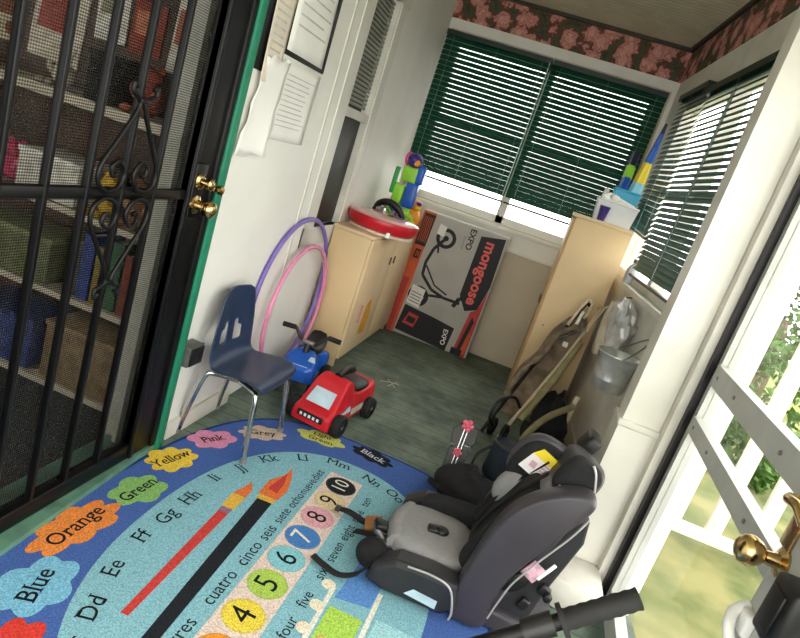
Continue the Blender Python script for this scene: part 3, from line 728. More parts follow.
# ruled picture squares on the right-hand half
flat([(-.215,.6),(-.20,.6),(-.20,1.60),(-.215,1.60)], 2, wht); flat([(-.085,.6),(-.07,.6),(-.06,1.66),(-.075,1.66)], 2, wht)
flat([(-.195,1.28),(-.09,1.28),(-.085,1.52),(-.19,1.52)], 2, R('lime', '#a9cf5a')); flat([(-.18,1.26),(-.10,1.26),(-.10,1.40),(-.18,1.40)], 3, R('peach', '#e0b672'))
flat([(-.19,1.56),(-.08,1.58),(-.07,1.78),(-.17,1.78)], 2, R('mid_blue', '#5f8fd0')); flat([(-.06,1.2),(.10,1.2),(.10,1.55),(-.05,1.55)], 2, R('pale_aqua', '#9fd0d8'))
for k in range(4): circ(-.225, 1.30+.10*k, .022, 3, R('cream_dot', '#e6dcc6'))
rb.smooth = False
rug = rb.build('alphabet_rug'); tag(rug, 'blue children\'s alphabet rug with colour splats, numbers and paint brushes on the floor', 'rug')

# ================================================================= CHILD'S CHAIR
navy = M('navy_school_plastic', '#22334f', .38, noise=.06, scale=14, spec=.5)
ch = thing('school_chair', 'navy plastic child\'s school chair on chrome legs beside the security door', 'chair', (-.899, 2.18, .0098), math.radians(0))
def grid(mb, rows, thick=None):
    n = len(rows[0]); vs = [p for r in rows for p in r]; fs = []
    for i in range(len(rows)-1):
        for k in range(n-1): fs.append((i*n+k, i*n+k+1, (i+1)*n+k+1, (i+1)*n+k))
    return mb.add(vs, fs, True)
prof = [(.135,.272,.155),(.130,.294,.168),(.10,.306,.176),(.03,.302,.178),(-.04,.296,.176),(-.085,.302,.172),(-.112,.330,.168),(-.120,.375,.165),(-.124,.42,.160),(-.128,.48,.150),(-.134,.55,.132),(-.138,.59,.112),(-.140,.605,.085)]
pp_ = curve(prof, 4)
rows = []
for p in pp_:
    x, z, w_ = p; row = []
    for k in range(13):
        u = -1 + 2*k/12; up = max(0, min(1, (x+.02)/-.11))
        row.append((x + up*.022*u*u, w_*u, z + (1-up)*(.010*u*u - .006*abs(u)**6*0)))
    rows.append(row)
mb = MB(navy)
n = 13; vs = [p for r in rows for p in r]; fs = []
for i in range(len(rows)-1):
    zc_ = (rows[i][6][2] + rows[i+1][6][2])/2; xx = rows[i][6][0]
    for k in range(n-1):
        hole = xx < -.10 and .37 < zc_ < .47 and k in (4, 7) or (xx < -.10 and .37 < zc_ < .43 and k in (3, 8))
        if not hole: fs.append((i*n+k, i*n+k+1, (i+1)*n+k+1, (i+1)*n+k))
mb.add(vs, fs, True)
sh = mb.build('seat_shell', ch, world=False, subsurf=1)
md = sh.modifiers.new('solid', 'SOLIDIFY'); md.thickness = .009; md.offset = -1
sh.modifiers.move(1, 0)
for sy in (-1, 1):
    mb = MB(chrome); mb.tube(curve([(.02, sy*.10, .278), (.09, sy*.125, .272), (.118, sy*.145, .255), (.135, sy*.160, .10), (.145, sy*.168, .012)], 6), .0105, 10); mb.build('leg', ch, world=False)
    mb = MB(chrome); mb.tube(curve([(.02, sy*.10, .278), (-.08, sy*.11, .272), (-.115, sy*.125, .25), (-.145, sy*.140, .10), (-.158, sy*.150, .003)], 6), .0105, 10); mb.build('leg', ch, world=False)
mb = MB(chrome); mb.tube([(.02, -.10, .278), (.02, .10, .278)], .009, 8); mb.build('cross_bar', ch, world=False)
for sx, sy in ((.146,.168),(.146,-.168),(-.159,.15),(-.159,-.15)):
    mb = MB(M('grey_glide', '#77777a', .6)); mb.lathe([(.0,.0),(.013,.0),(.014,.006),(.0125,.02),(0,.021)] if sx > 0 else [(0,-.009),(.013,-.009),(.014,-.003),(.0125,.011),(0,.012)], Matrix.Translation((sx, sy, 0)), 12); mb.build('foot_glide', ch, world=False)

# outlet box on the wall
ob = thing('outlet_box', 'grey metal outlet box low on the white wall beside the green casing', 'outlet box', (-1.05, 1.96, .33))
mb = MB(M('dark_grey_box', '#5f5f5d', .5, metal=.4, noise=.2)); mb.bx(LX(1.96)+.0, LX(1.96)+.055, 1.906, 1.998, .335, .415, .004); mb.build('box', ob)
mb = MB(black_plastic); mb.bx(LX(1.96)+.055, LX(1.96)+.061, 1.911, 1.993, .34, .41, .002); mb.build('cover', ob)

# ================================================================= PAPERS
def sheet(y0, y1, z0, z1, mat, label, name='paper_sheet', curl=.02, off=.004, skew=0, rag=0, group='papers pinned to the left wall', lines=0, seed=0, hd=None):
    t = thing(name, label, 'paper', (LX((y0+y1)/2)+off, (y0+y1)/2, z0), group=group)
    rnd = random.Random(seed); mb = MB(mat); NY, NZ = 8, 10; P = {}
    f = lambda a, b: Vector((LX(y0+(y1-y0)*a) + off + curl*(1-b)**2*(.5+.5*math.sin(3*a+seed)) , y0 + (y1-y0)*a + skew*b + (rag*rnd.uniform(-1,1) if a in (0,1) else 0), z0 + (z1-z0)*b + (rag*rnd.uniform(-1,1) if b in (0,1) else 0)))
    g = [[f(i/NY, j/NZ) for i in range(NY+1)] for j in range(NZ+1)]
    grid(mb, g); mb.build('page', t, solid=.0008)
    if lines:
        mb = MB(M('print_grey', '#c4c4c0', .8)); 
        for k in range(lines):
            b = .84 - .72*k/lines; L = rnd.uniform(.5, .8)
            p = [Vector((LX(y0+(y1-y0)*a) + off + .0015 + curl*(1-b)**2*(.5+.5*math.sin(3*a+seed)), y0+(y1-y0)*a + skew*b, z0+(z1-z0)*b)) for a in (.12, .12+L*.4, .12+L)]
            h = Vector((0,0,(z1-z0)*.014)); mb.add(p + [q+h for q in p], [(0,1,4,3),(1,2,5,4)], False)
        mb.build('print', t)
    if hd:
        mb = MB(hd); a0, a1, b0, b1 = .06, .94, .72, .98
        mb.quad(*[Vector((LX(y0+(y1-y0)*a)+off+.0025+curl*.1, y0+(y1-y0)*a+skew*b, z0+(z1-z0)*b)) for a, b in ((a0,b0),(a1,b0),(a1,b1),(a0,b1))]); mb.build('picture', t)
    return t
bd = thing('clipboard', 'black backing board behind the papers beside the door casing', 'board', (LX(1.97)+.003, 1.97, 1.38), group=None)
mb = MB(black_plastic); mb.bx(LX(1.97)+.002, LX(1.97)+.007, 1.945, 2.10, 1.40, 1.95, .002); mb.build('board', bd)
bd = thing('calendar_board', 'thin black board behind the printed calendar on the left wall', 'board', (LX(2.4), 2.4, 1.45), group=None)
mb = MB(black_plastic); mb.bx(LX(2.4)+.002, LX(2.4)+.0105, 2.14, 2.545, 1.49, 1.98, .002); mb.build('board', bd)
sheet(2.145, 2.525, 1.505, 1.97, paper_white, 'printed calendar sheet with a dark picture on top, on the black board', 'calendar', curl=.004, off=.013, lines=9, seed=1, hd=M('dark_photo_print', '#4a3526', .6, noise=.4, scale=14))
sheet(1.99, 2.14, 1.37, 1.85, M('aged_paper', '#e2d6c6', .8, noise=.08, scale=8), 'pinkish cream typed sheet over the black backing board', curl=.01, off=.012, lines=14, seed=2)
sheet(2.14, 2.50, 1.19, 1.475, paper_white, 'wide white form hanging below the calendar', curl=.02, off=.014, skew=.03, lines=11, seed=3)
sheet(1.945, 2.13, 1.12, 1.46, paper_white, 'torn white sheet hanging lowest beside the green casing', curl=.035, off=.016, skew=.07, rag=.012, seed=4)

# ================================================================= HULA HOOPS
def hoop(yc, r, col, label, x0, x1):
    pts = []
    for k in range(64):
        a = 2*PI*k/64; z = r + .012 + r*math.sin(a); pts.append((x0 + (x1-x0)*z/(2*r), yc + r*math.cos(a), z))
    mb = MB(col); mb.tube(pts, .0115, 10, closed=True)
    o = mb.build('hula_hoop'); tag(o, label, 'hula hoop', 'hula hoops leaning on the left wall')
hoop(2.875, .42, M('purple_hoop', '#7b68b5', .3, noise=.1), 'purple hula hoop leaning against the left wall, the taller one', -1.070, -1.078)
hoop(2.945, .35, M('pink_hoop', '#e48fb4', .3, noise=.1), 'pink hula hoop leaning in front of the purple one', -1.046, -1.053)

# ================================================================= LOW CABINET
c1 = thing('low_cabinet', 'low tan laminate cabinet standing along the left wall', 'cabinet', (-.965, 3.93, 0))
CX0, CX1, CY0, CY1, CH = -1.10, -.852, 3.325, 4.46, .812
mb = MB(tan_lam); mb.bx(CX0, CX1-.018, CY0, CY0+.02, 0, CH-.02, .002); mb.bx(CX0, CX1-.018, CY1-.02, CY1, 0, CH-.02, .002); mb.bx(CX0, CX0+.008, CY0+.02, CY1-.02, 0.04, CH-.02); mb.bx(CX0+.008, CX1-.018, CY0+.02, CY1-.02, .05, .07); mb.bx(CX0+.03, CX1-.05, CY0+.02, CY1-.02, 0, .05)
mb.build('carcass', c1)
mb = MB(tan_lam2); mb.bx(CX0-.004, CX1+.006, CY0-.008, CY1+.008, CH-.02, CH, .003); mb.build('top', c1)
for y0, y1 in ((CY0+.005, 3.905), (3.915, CY1-.005)):
    mb = MB(tan_lam2); mb.bx(CX1-.017, CX1, y0, y1, .055, CH-.024, .002); d = mb.build('door', c1)
    mb = MB(M('dark_pull', '#5a4630', .5)); yy = 3.86 if y0 < 3.6 else 3.96; mb.box((CX1+.004, yy, .62), (.008, .018, .05), .002); mb.build('handle', d)
tg = thing('sticker_sign', 'pink and orange paper shape stuck on the low cabinet door', 'sticker', (CX1+.003, 3.62, .16), group=None)
mb = MB(M('orange_paper', '#d99a35', .7, noise=.08)); mb.prism([(-.07,-.09),(.06,-.10),(.08,.02),(.03,.13),(-.05,.10)], .003, frame2((CX1+.001, 3.66, .25), (0,1,0), (0,0,1))); mb.build('shape', tg)
mb = MB(M('pink_paper', '#e0a09c', .7, noise=.08)); mb.prism([(-.03,-.05),(.03,-.06),(.035,.05),(-.02,.07)], .003, frame2((CX1+.001, 3.50, .31), (0,1,0), (0,0,1))); mb.build('pink_shape', tg)

# red round tray with a clear lid on the cabinet
tr = thing('round_tub', 'round red plastic tub with clear lid on the low cabinet', 'tub', (-.868, 3.30, CH))
T = Matrix.Translation((-.905, 3.60, CH+.001)); S_ = 1.0
mb = MB(M('pale_rim', '#e6cfc0', .5)); mb.lathe([(0,0),(.185,0),(.198,.004),(.198,.014),(.19,.018),(0,.018)], T, 48); mb.build('base_rim', tr)
mb = MB(red_pl); mb.lathe([(.17,.018),(.195,.022),(.213,.05),(.217,.075),(.214,.088),(.207,.09),(.203,.078),(.19,.03),(0,.026)], T, 48); mb.build('tub', tr)
def clear(name, tint): return glass(name, tint, .25)
mb = MB(M('frosted_pink_lid', '#e6b3b2', .12, noise=.08, scale=9, spec=.6)); mb.lathe([(.213,.091),(.205,.099),(.17,.104),(.0,.108)], T, 48); mb.build('lid', tr)
mb = MB(M('dark_squiggle', '#3a2a2c', .6, noise=0)); mb.tube([T @ Vector(q) for q in ((.02,-.03,.1085),(.05,.0,.1085),(.03,.03,.1085),(.08,.02,.1075),(.10,.06,.1065))], .0035, 6); mb.build('lid_print', tr)
mb = MB(M('pale_pink_print', '#e3a9a6', .5, noise=.2, scale=12)); mb.lathe([(0,.028),(.15,.032),(.16,.034)], T, 40); mb.build('print', tr)
mb = MB(white_plastic); mb.box((-.868+.13, 3.30-.195, CH+.06), (.02,.01,.03), .003, rot=(0,0,.6)); mb.build('latch', tr)

# toys behind it on the cabinet
lime = M('lime_plastic', '#8fd03a', .35, noise=.05); orange_pl = M('orange_plastic', '#f09a28', .35, noise=.05); pink_pl = M('hot_pink_plastic', '#e0508c', .4, noise=.05); teal_pl = M('teal_plastic', '#2b9cb4', .35, noise=.08); purple_pl = M('purple_plastic', '#3b2a78', .35, noise=.05); yellow_pl = M('yellow_plastic', '#e8d23a', .4, noise=.05)
green_pl = M('green_plastic', '#2f9a4a', .35, noise=.05)
tw = thing('toy_robot', 'lime and blue block toy standing upright on the low cabinet', 'toy', (-1.0, 4.06, CH))
z0 = CH
mb = MB(blue_pl); mb.box((-1.03,4.04,z0+.05),(.06,.05,.10),.008); mb.build('leg', tw)
mb = MB(lime); mb.box((-.96,4.04,z0+.05),(.06,.05,.10),.008); mb.build('leg', tw)
mb = MB(lime); mb.box((-1.03,4.04,z0+.15),(.065,.06,.10),.008); mb.build('torso_block', tw)
mb = MB(blue_pl); mb.box((-.955,4.04,z0+.16),(.075,.06,.12),.008); mb.build('torso_block', tw)
mb = MB(green_pl); mb.box((-1.075,4.04,z0+.21),(.03,.05,.13),.008); mb.build('arm', tw)
mb = MB(lime); mb.box((-.99,4.04,z0+.255),(.10,.055,.075),.01); mb.build('shoulder_block', tw)
mb = MB(blue_pl); mb.box((-.93,4.04,z0+.265),(.05,.055,.09),.01); mb.build('shoulder_block', tw)
mb = MB(purple_pl); mb.ball((-.99,4.04,z0+.325),(.05,.05,.036)); mb.build('head', tw)
mb = MB(orange_pl); mb.ball((-.965,4.005,z0+.315),(.02,.016,.016), n=8); mb.build('nose', tw)
mb = MB(pink_pl); mb.ball((-1.035,4.05,z0+.325),(.022,.03,.035), n=8); mb.build('ear', tw)
tw.scale = (1.1, 1.1, 1.4); tw.location = (-.975, 4.19, CH)
tw = thing('toy_duck', 'orange plastic toy figure to the right of the lime block toy', 'toy', (-.89, 4.16, CH))
mb = MB(orange_pl); mb.ball((-.89,4.16,z0+.06),(.05,.05,.06)); mb.build('body', tw)
mb = MB(orange_pl); mb.ball((-.885,4.15,z0+.135),(.036,.036,.034)); mb.build('head', tw)
mb = MB(purple_pl); mb.ball((-.865,4.125,z0+.15),(.018,.014,.012), n=8); mb.build('eye', tw)
mb = MB(yellow_pl); mb.box((-.86,4.11,z0+.125),(.03,.03,.012),.005); mb.build('bill', tw)
tw.scale = (1.2,)*3; tw.location = (-.90, 4.33, CH)
tw = thing('swim_goggles', 'black swim mask with lime green strap heaped before the block toy', 'swim mask', (-.93, 3.91, CH))
mb = MB(black_plastic); mb.tube(curve([(-1.02,3.93,z0+.03),(-1.0,3.90,z0+.075),(-.95,3.885,z0+.09),(-.90,3.89,z0+.07),(-.885,3.90,z0+.03),(-.92,3.89,z0+.012),(-.955,3.885,z0+.025),(-.99,3.895,z0+.012)], 5, True), .013, 8, closed=True); mb.build('frame', tw)
for q_ in (-.915, -.985): mb = MB(clear('smoke_lens', '#3a4a58')); mb.box((q_,3.897,z0+.045),(.045,.004,.045),.002); mb.build('lens', tw)
mb = MB(lime); mb.tube(curve([(-1.02,3.93,z0+.03),(-1.05,3.97,z0+.03),(-1.0,4.0,z0+.012),(-.9,3.96,z0+.012),(-.84,3.90,z0+.02),(-.83,3.86,z0+.03),(-.87,3.88,z0+.045)], 6), 0, 8, flat=((0,0,1), .010, .003)); mb.build('strap', tw)
tw.scale = (1.55, 1.55, 1.8); tw.location.y -= .02
tw = thing('green_rope_loop', 'bright green plastic cord looped at the front edge of the low cabinet', 'cord', (-.88, 3.86, CH))
mb = MB(lime); mb.tube(curve([(-1.05,3.80,z0+.006),(-.98,3.845,z0+.012),(-.90,3.85,z0+.01),(-.85,3.90,z0+.006),(-.86,3.97,z0+.006),(-.90,3.93,z0+.03),(-.96,3.86,z0+.025),(-1.02,3.84,z0+.045)], 7), .005, 8); mb.build('cord', tw)
tw.location.y += .17; tw.location.x += .02; tw.scale = (1.4, 1.4, 3.2)
tw = thing('pink_cloth', 'crumpled hot pink cloth at the far end of the low cabinet', 'cloth', (-.90, 4.33, CH))
def crumple(mb, c, size, seed, n=14, amp=.25):
    rnd = random.Random(seed); ph = [(rnd.uniform(2,7), rnd.uniform(2,7), rnd.uniform(0,6)) for _ in range(6)]
    vs = []; fs = []; m2 = 2*n
    for i in range(n+1):
        t = -PI/2 + PI*i/n
        for k in range(m2):
            a = 2*PI*k/m2; r = 1 + amp*sum(math.sin(p*a+q*t+s_) if 0 < i < n else 0 for p, q, s_ in [(round(p), q, s_) for p, q, s_ in ph])/3
            vs.append((c[0]+size[0]*r*math.cos(t)*math.cos(a), c[1]+size[1]*r*math.cos(t)*math.sin(a), max(c[2]-size[2], c[2]+size[2]*r*math.sin(t))))
    for i in range(n):
        for k in range(m2): fs.append((i*m2+k, i*m2+(k+1)%m2, (i+1)*m2+(k+1)%m2, (i+1)*m2+k))
    return mb.add(vs, fs, True)
mb = MB(pink_pl); crumple(mb, (-.93,4.405,z0+.040), (.05,.045,.038), 5); mb.build('cloth', tw)
tw = thing('foam_ball', 'small pink and blue foam ball left of the swim mask', 'ball', (-1.05, 3.90, CH))
mb = MB(pink_pl); mb.ball((-1.05,3.73,z0+.042),(.032,.032,.040)); mb.build('ball', tw)
mb = MB(M('navy_band', '#24407a', .5)); mb.lathe([(.0335,-.012),(.0345,0),(.0335,.012)], Matrix.Translation((-1.05,3.73,z0+.045)), 20); mb.build('band', tw)
tw.location.y += .12
tw = thing('zip_pouch', 'small teal and black pouch behind the tub on the low cabinet', 'pouch', (-1.03, 4.02, CH))
mb = MB(teal_pl); mb.box((-1.005,3.985,z0+.03),(.08,.03,.06),.012); mb.build('pouch', tw)
mb = MB(black_plastic); mb.box((-1.005,3.968,z0+.052),(.07,.006,.008),.002); mb.build('zipper', tw)

# ================================================================= SCOOTER CARTON
carton = M('carton_grey', '#a9a6a0', .7, noise=.06, scale=5); c_or = M('carton_orange', '#c4562a', .65, noise=.12, scale=7); c_bk = M('carton_black', '#17151a', .6, noise=.1); c_rd = M('carton_red', '#b13a35', .6, noise=.1); c_wh = M('carton_white', '#dddbd6', .7, noise=.03); kraft = M('kraft_board', '#a5825c', .8, noise=.1)
sb = thing('scooter_carton', 'tall printed scooter carton in grey, black and orange against the back wall', 'carton', (-.535, 4.58, 0), math.radians(1.0))
W_, H_, D_ = .655, .955, .15
mb = MB(carton); mb.box((0, 0, H_/2 + .001), (W_, D_, H_), .004)
yf = -D_/2 - .0006
def fc(a, b, k=0): return Vector((-W_/2 + a*W_, yf - k*.0006, b*H_))
def poly(pts, mat, k=0): mb.m(mat); mb.add([fc(a, b, k) for a, b in pts], [tuple(range(len(pts)))], False)
poly([(0,.0),(.085,.0),(.15,1),(0,1)], c_or); poly([(0,0),(.05,0),(.08,.46),(0,.46)], c_rd, 1)
poly([(.01,.73),(.135,.73),(.15,.985),(.02,.985)], c_bk, 1)
for k in range(5): poly([(.03+.021*k,.76),(.037+.021*k,.76),(.040+.021*k,.96),(.033+.021*k,.96)], c_or, 2)
poly([(.035,.625),(.10,.625),(.11,.70),(.045,.70)], c_bk, 1); poly([(.055,.64),(.065,.64),(.075,.68),(.065,.69)], c_or, 2); poly([(.08,.64),(.09,.64),(.095,.685),(.085,.68)], c_or, 2)
# word panel, hexagonal
poly([(.70,.95),(.97,.985),(.985,.60),(.93,.40),(.80,.36),(.69,.47)], c_bk, 1)
poly([(.82,.0),(.975,.0),(.985,.58),(.93,.40),(.87,.37)], c_rd, 0); poly([(.86,.04),(.90,.04),(.95,.30),(.91,.34)], c_bk, 1); poly([(.91,.02),(.96,.02),(.97,.2),(.93,.2)], c_or, 1)
poly([(.80,.0),(.93,.0),(.93,.055),(.80,.055)], c_bk, 2)
# lower black panel
poly([(.10,.03),(.74,.0),(.76,.20),(.50,.225),(.13,.25)], c_bk, 1)
poly([(.16,.10),(.30,.09),(.33,.19),(.20,.20)], c_rd, 2); poly([(.19,.12),(.29,.115),(.305,.165),(.21,.17)], c_bk, 3)
def word(s_, a, b, size, ang, mat, k=3, bold=.0):
    p = fc(a, b, k); T = Matrix.Translation(p) @ Matrix.Rotation(PI/2, 4, 'X') @ Matrix.Rotation(ang, 4, 'Z'); mb.m(mat); mb.text(s_, size, T, bold=bold)
c_wr = M('carton_word_red', '#d8605a', .6, noise=0)
word('mongoose', .835, .675, .115, -PI/2, c_wr, 3, .03)
word('EXPO', .60, .90, .062, -PI/2, c_bk, 2, .02); word('SCOOTER', .53, .86, .022, -PI/2, M('carton_dark_grey', '#6d6a66', .7, noise=0), 2)
word('EXPO', .68, .105, .05, -PI/2+.05, c_wh, 3, .02)
# printed scooter: wheels, frame, deck, bar
def ringp(a, b, r0, r1, mat, k): 
    n = 32; vs = []
    for q in range(n):
        t = 2*PI*q/n; c_ = fc(a, b, k); vs += [c_ + Vector((r0*math.cos(t), 0, r0*math.sin(t))), c_ + Vector((r1*math.cos(t), 0, r1*math.sin(t)))]
    mb.m(mat); mb.add(vs, [(2*q, 2*q+1, (2*q+3) % (2*n), (2*q+2) % (2*n)) for q in range(n)], False)
ringp(.335,.845,.048,.075,c_bk,2); ringp(.335,.845,.0,.02,c_bk,2); ringp(.24,.345,.045,.08,c_bk,2); ringp(.24,.345,0,.02,c_bk,2)
def stroke(pts, w_, mat, k=3):
    for (a, b), (c_, d) in zip(pts, pts[1:]):
        p, q = fc(a, b, k), fc(c_, d, k); dd = (q-p).normalized(); n = Vector((-dd.z, 0, dd.x))*w_/2
        mb.m(mat); mb.add([p-n, q-n, q+n, p+n], [(0,1,2,3)], False)
stroke([(.335,.845),(.24,.74),(.20,.62),(.21,.52),(.36,.43),(.52,.40),(.72,.40)], .022, c_bk); stroke([(.22,.60),(.38,.47),(.55,.43)], .012, c_bk); stroke([(.24,.345),(.36,.38),(.5,.40)], .02, c_bk)
stroke([(.335,.845),(.27,.79),(.30,.72)], .014, c_bk); stroke([(.66,.36),(.70,.44),(.78,.45)], .03, c_bk)
poly([(.215,.86),(.30,.85),(.31,.93),(.225,.94)], c_wh, 4); poly([(.13,.27),(.29,.255),(.305,.41),(.145,.425)], c_wh, 4)
for k in range(4): poly([(.15+.001*k,.29+.025*k),(.28,.28+.025*k),(.28,.288+.025*k),(.15,.298+.025*k)], M('carton_dark_grey'), 5)
mb.build('carton', sb, world=False)
mb = MB(c_wh); mb.box((0, 0, H_+.003), (W_*.98, .03, .0012)); mb.build('tape', sb, world=False)

# ================================================================= TALL CABINET
tc_ = thing('tall_cabinet', 'tall tan laminate cabinet turned side on in the right corner', 'cabinet', (.32, 4.03, 0))
X0, X1, Y0, Y1, ZT = .150, .488, 3.84, 4.22, 1.28
mb = MB(tan_lam); mb.bx(X0, X1, Y0, Y0+.02, 0, ZT-.022, .002); mb.bx(X0, X1, Y1-.02, Y1, 0, ZT-.022, .002); mb.bx(X1-.02, X1, Y0+.02, Y1-.02, 0, ZT-.022); mb.bx(X0+.02, X1-.02, Y0+.02, Y1-.02, .06, .08); mb.build('carcass', tc_)
mb = MB(M('tan_edge', '#b08f62', .5, noise=.05)); mb.bx(X0-.016, X0, Y0+.004, (Y0+Y1)/2-.002, .06, ZT-.03, .002); d = mb.build('door', tc_)
mb = MB(M('dark_pull')); mb.box((X0-.02, 3.99, .7), (.01,.018,.05), .002); mb.build('handle', d)
mb = MB(M('tan_edge')); mb.bx(X0-.016, X0, (Y0+Y1)/2+.002, Y1-.004, .06, ZT-.03, .002); d = mb.build('door', tc_)
mb = MB(M('dark_pull')); mb.box((X0-.02, 4.07, .7), (.01,.018,.05), .002); mb.build('handle', d)
mb = MB(tan_lam2); mb.bx(X0-.018, X1, Y0-.002, Y1, ZT-.022, ZT, .003); mb.build('top', tc_)
mb = MB(M('screw_hole', '#2a2018', .8, noise=0))
p = AY(543, 325, Y0-.0005); mb.cyl((p.x, Y0+.004, p.z), (p.x, Y0-.0008, p.z), .005, 10); mb.build('screw_hole', tc_)

# things on top
wb = thing('plastic_bin', 'white translucent plastic bin heaped with paper on the tall cabinet', 'bin', (.345, 3.99, ZT))
def tapered(mb, x0, x1, y0, y1, z0, z1, tp, wall=.004):
    o = lambda t, z, k: [(x0-t+k, y0-t+k, z), (x1+t-k, y0-t+k, z), (x1+t-k, y1+t-k, z), (x0-t+k, y1+t-k, z)]
    return mb.loft([o(0,z0,.01), o(0,z0,0), o(tp,z1,0), o(tp,z1,wall), o(0,z0+wall,wall)], True, False)
mb = MB(M('milky_plastic', '#dfe3e6', .35, noise=.03)); tapered(mb, .245, .465, 3.93, 4.045, ZT+.001, ZT+.125, .012); mb.build('tub', wb)
mb = MB(M('milky_plastic')); mb.tube([(.233,3.918,ZT+.125),(.477,3.918,ZT+.125),(.477,4.057,ZT+.125),(.233,4.057,ZT+.125)], .006, 8, closed=True); mb.build('rim', wb)
mb = MB(paper_white); crumple(mb, (.31,3.985,ZT+.128), (.07,.045,.04), 8); mb.build('paper', wb)
mb = MB(paper_white); mb.box((.40,3.985,ZT+.125), (.11,.06,.045), rot=(.25,.2,.2)); mb.build('paper', wb)
cp = thing('purple_cup', 'small purple plastic cup at the front edge of the tall cabinet', 'cup', (.285, 3.875, ZT))
mb = MB(purple_pl); mb.lathe([(0,.002),(.021,.002),(.030,.085),(.031,.088),(.028,.086),(.020,.006),(0,.006)], Matrix.Translation((.285,3.878,ZT)), 28); mb.build('cup', cp)
mb = MB(purple_pl); mb.lathe([(.030,.083),(.033,.085),(.033,.089),(.029,.090),(.028,.086)], Matrix.Translation((.285,3.878,ZT)), 28); mb.build('lip', cp)
tb = thing('teal_basket', 'teal plastic basket behind the white bin on the tall cabinet', 'basket', (.41, 4.14, ZT))
mb = MB(M('sky_teal_plastic', '#3fa9cf', .4, noise=.05)); tapered(mb, .325, .462, 4.07, 4.20, ZT+.001, ZT+.215, .010); mb.build('tub', tb)
mb = MB(M('sky_teal_plastic')); mb.tube([(.315,4.06,ZT+.215),(.472,4.06,ZT+.215),(.472,4.21,ZT+.215),(.315,4.21,ZT+.215)], .007, 8, closed=True); mb.build('rim', tb)
bt = thing('teal_bottle', 'small dark teal bottle between the white bin and the blind', 'bottle', (.285, 4.13, ZT))
mb = MB(M('dark_teal', '#1f6a6a', .25, noise=.05)); mb.lathe([(0,.001),(.027,.001),(.029,.01),(.029,.12),(.018,.145),(.013,.155),(.013,.17),(0,.171)], Matrix.Translation((.275,4.13,ZT)), 24); mb.build('body', bt)
mb = MB(white_plastic); mb.cyl((.275,4.13,ZT+.172), (.275,4.13,ZT+.195), .016, 20); mb.build('cap', bt)
def cone_toy(a, b, r0, r1, cols, label, name):
    a, b = Vector(a), Vector(b); t = thing(name, label, 'toy', a)
    q = Vector((0,0,1)).rotation_difference((b-a).normalized()).to_matrix().to_4x4(); L = (b-a).length
    for i, (f0, f1, m_, nm) in enumerate(cols):
        mb = MB(m_); g = lambda f: r0 + (r1-r0)*f
        n = 24; rings = []
        for f in (f0, f1-.003):
            rings.append([Matrix.Translation(a) @ q @ Vector((g(f)*(1+.12*math.cos(6*2*PI*k/n))*math.cos(2*PI*k/n), g(f)*(1+.12*math.cos(6*2*PI*k/n))*math.sin(2*PI*k/n), L*f)) for k in range(n)])
        mb.loft(rings); mb.build(nm, t)
sky_pl = M('pale_sky_plastic', '#8fd0e6', .4, noise=.05)
cone_toy((.362,4.12,ZT+.012), (.375,4.36,ZT+.47), .030, .026, [(0,.62,blue_pl,'shaft'),(.62,.80,lime,'lime_tip'),(.80,1.0,M('dark_navy_plastic','#1d2440',.4),'end_tip')], 'slim blue foam toy with lime tip standing in the teal basket', 'foam_noodle')
cone_toy((.420,4.11,ZT+.012), (.455,4.14,ZT+.66), .050, .007, [(0,.42,sky_pl,'pale_panel'),(.42,.62,yellow_pl,'yellow_panel'),(.62,.90,blue_pl,'blue_panel'),(.90,1.0,M('dark_navy_plastic'),'tip')], 'folded pale blue and yellow paper kite standing in the teal basket', 'folded_kite')

# ================================================================= RIDE-ON TOYS
def wheel(parent, c, r, w_, axis, hub=True):
    q = Vector((0,0,1)).rotation_difference(Vector(axis).normalized()).to_matrix().to_4x4(); T = Matrix.Translation(Vector(c)) @ q
    mb = MB(rubber); prof_ = [(r*.55,-w_/2),(r*.9,-w_/2),(r,-w_*.32),(r,-w_*.08),(r*.96,-w_*.05),(r*.96,w_*.05),(r,w_*.08),(r,w_*.32),(r*.9,w_/2),(r*.55,w_/2)]
    mb.lathe(prof_, T, 28, closed=True); wh = mb.build('wheel', parent)
    mb = MB(dark_plastic); mb.lathe([(0,-w_*.35),(r*.56,-w_*.35),(r*.56,w_*.35),(0,w_*.35)], T, 24)
    for k in range(5): 
        a = 2*PI*k/5; mb.box((r*.3*math.cos(a), r*.3*math.sin(a), w_*.38), (r*.5, r*.12, w_*.12), .002, rot=(0,0,a), mtx=T)
    mb.m(grey_metal); mb.lathe([(0,w_*.36),(r*.16,w_*.36),(r*.14,w_*.5),(0,w_*.5)], T, 16); mb.build('hub', wh)
rr = thing('ride_on_truck', 'red plastic ride-on truck with black seat beside the navy chair', 'ride-on toy', (-.643, 2.70, 0), math.radians(-8))
# local: +Y is the rear, -Y the front
LW = lambda p: basis(rr) @ Vector(p)
def body_side(hw, ys):   # rings along y: (y, half width, z bottom, z top)
    rings = []
    for y, hw, zb, zt, tw in ys:
        rings.append([(-hw, y, zb), (hw, y, zb), (hw, y, zb+(zt-zb)*.55), (hw*tw, y, zt-.008), (hw*tw*.85, y, zt), (-hw*tw*.85, y, zt), (-hw*tw, y, zt-.008), (-hw, y, zb+(zt-zb)*.55)])
    return rings
mb = MB(red_pl); mb.loft(body_side(.1, [(-.235,.088,.035,.085,.95),(-.23,.098,.03,.10,.95),(-.19,.10,.03,.115,.93),(-.10,.10,.03,.215,.80),(-.06,.098,.035,.235,.74),(-.02,.098,.035,.225,.76),(.01,.098,.04,.165,.9),(.06,.098,.04,.155,.95),(.18,.10,.04,.165,.95),(.235,.098,.05,.175,.9),(.25,.09,.06,.165,.9)]), True, False)
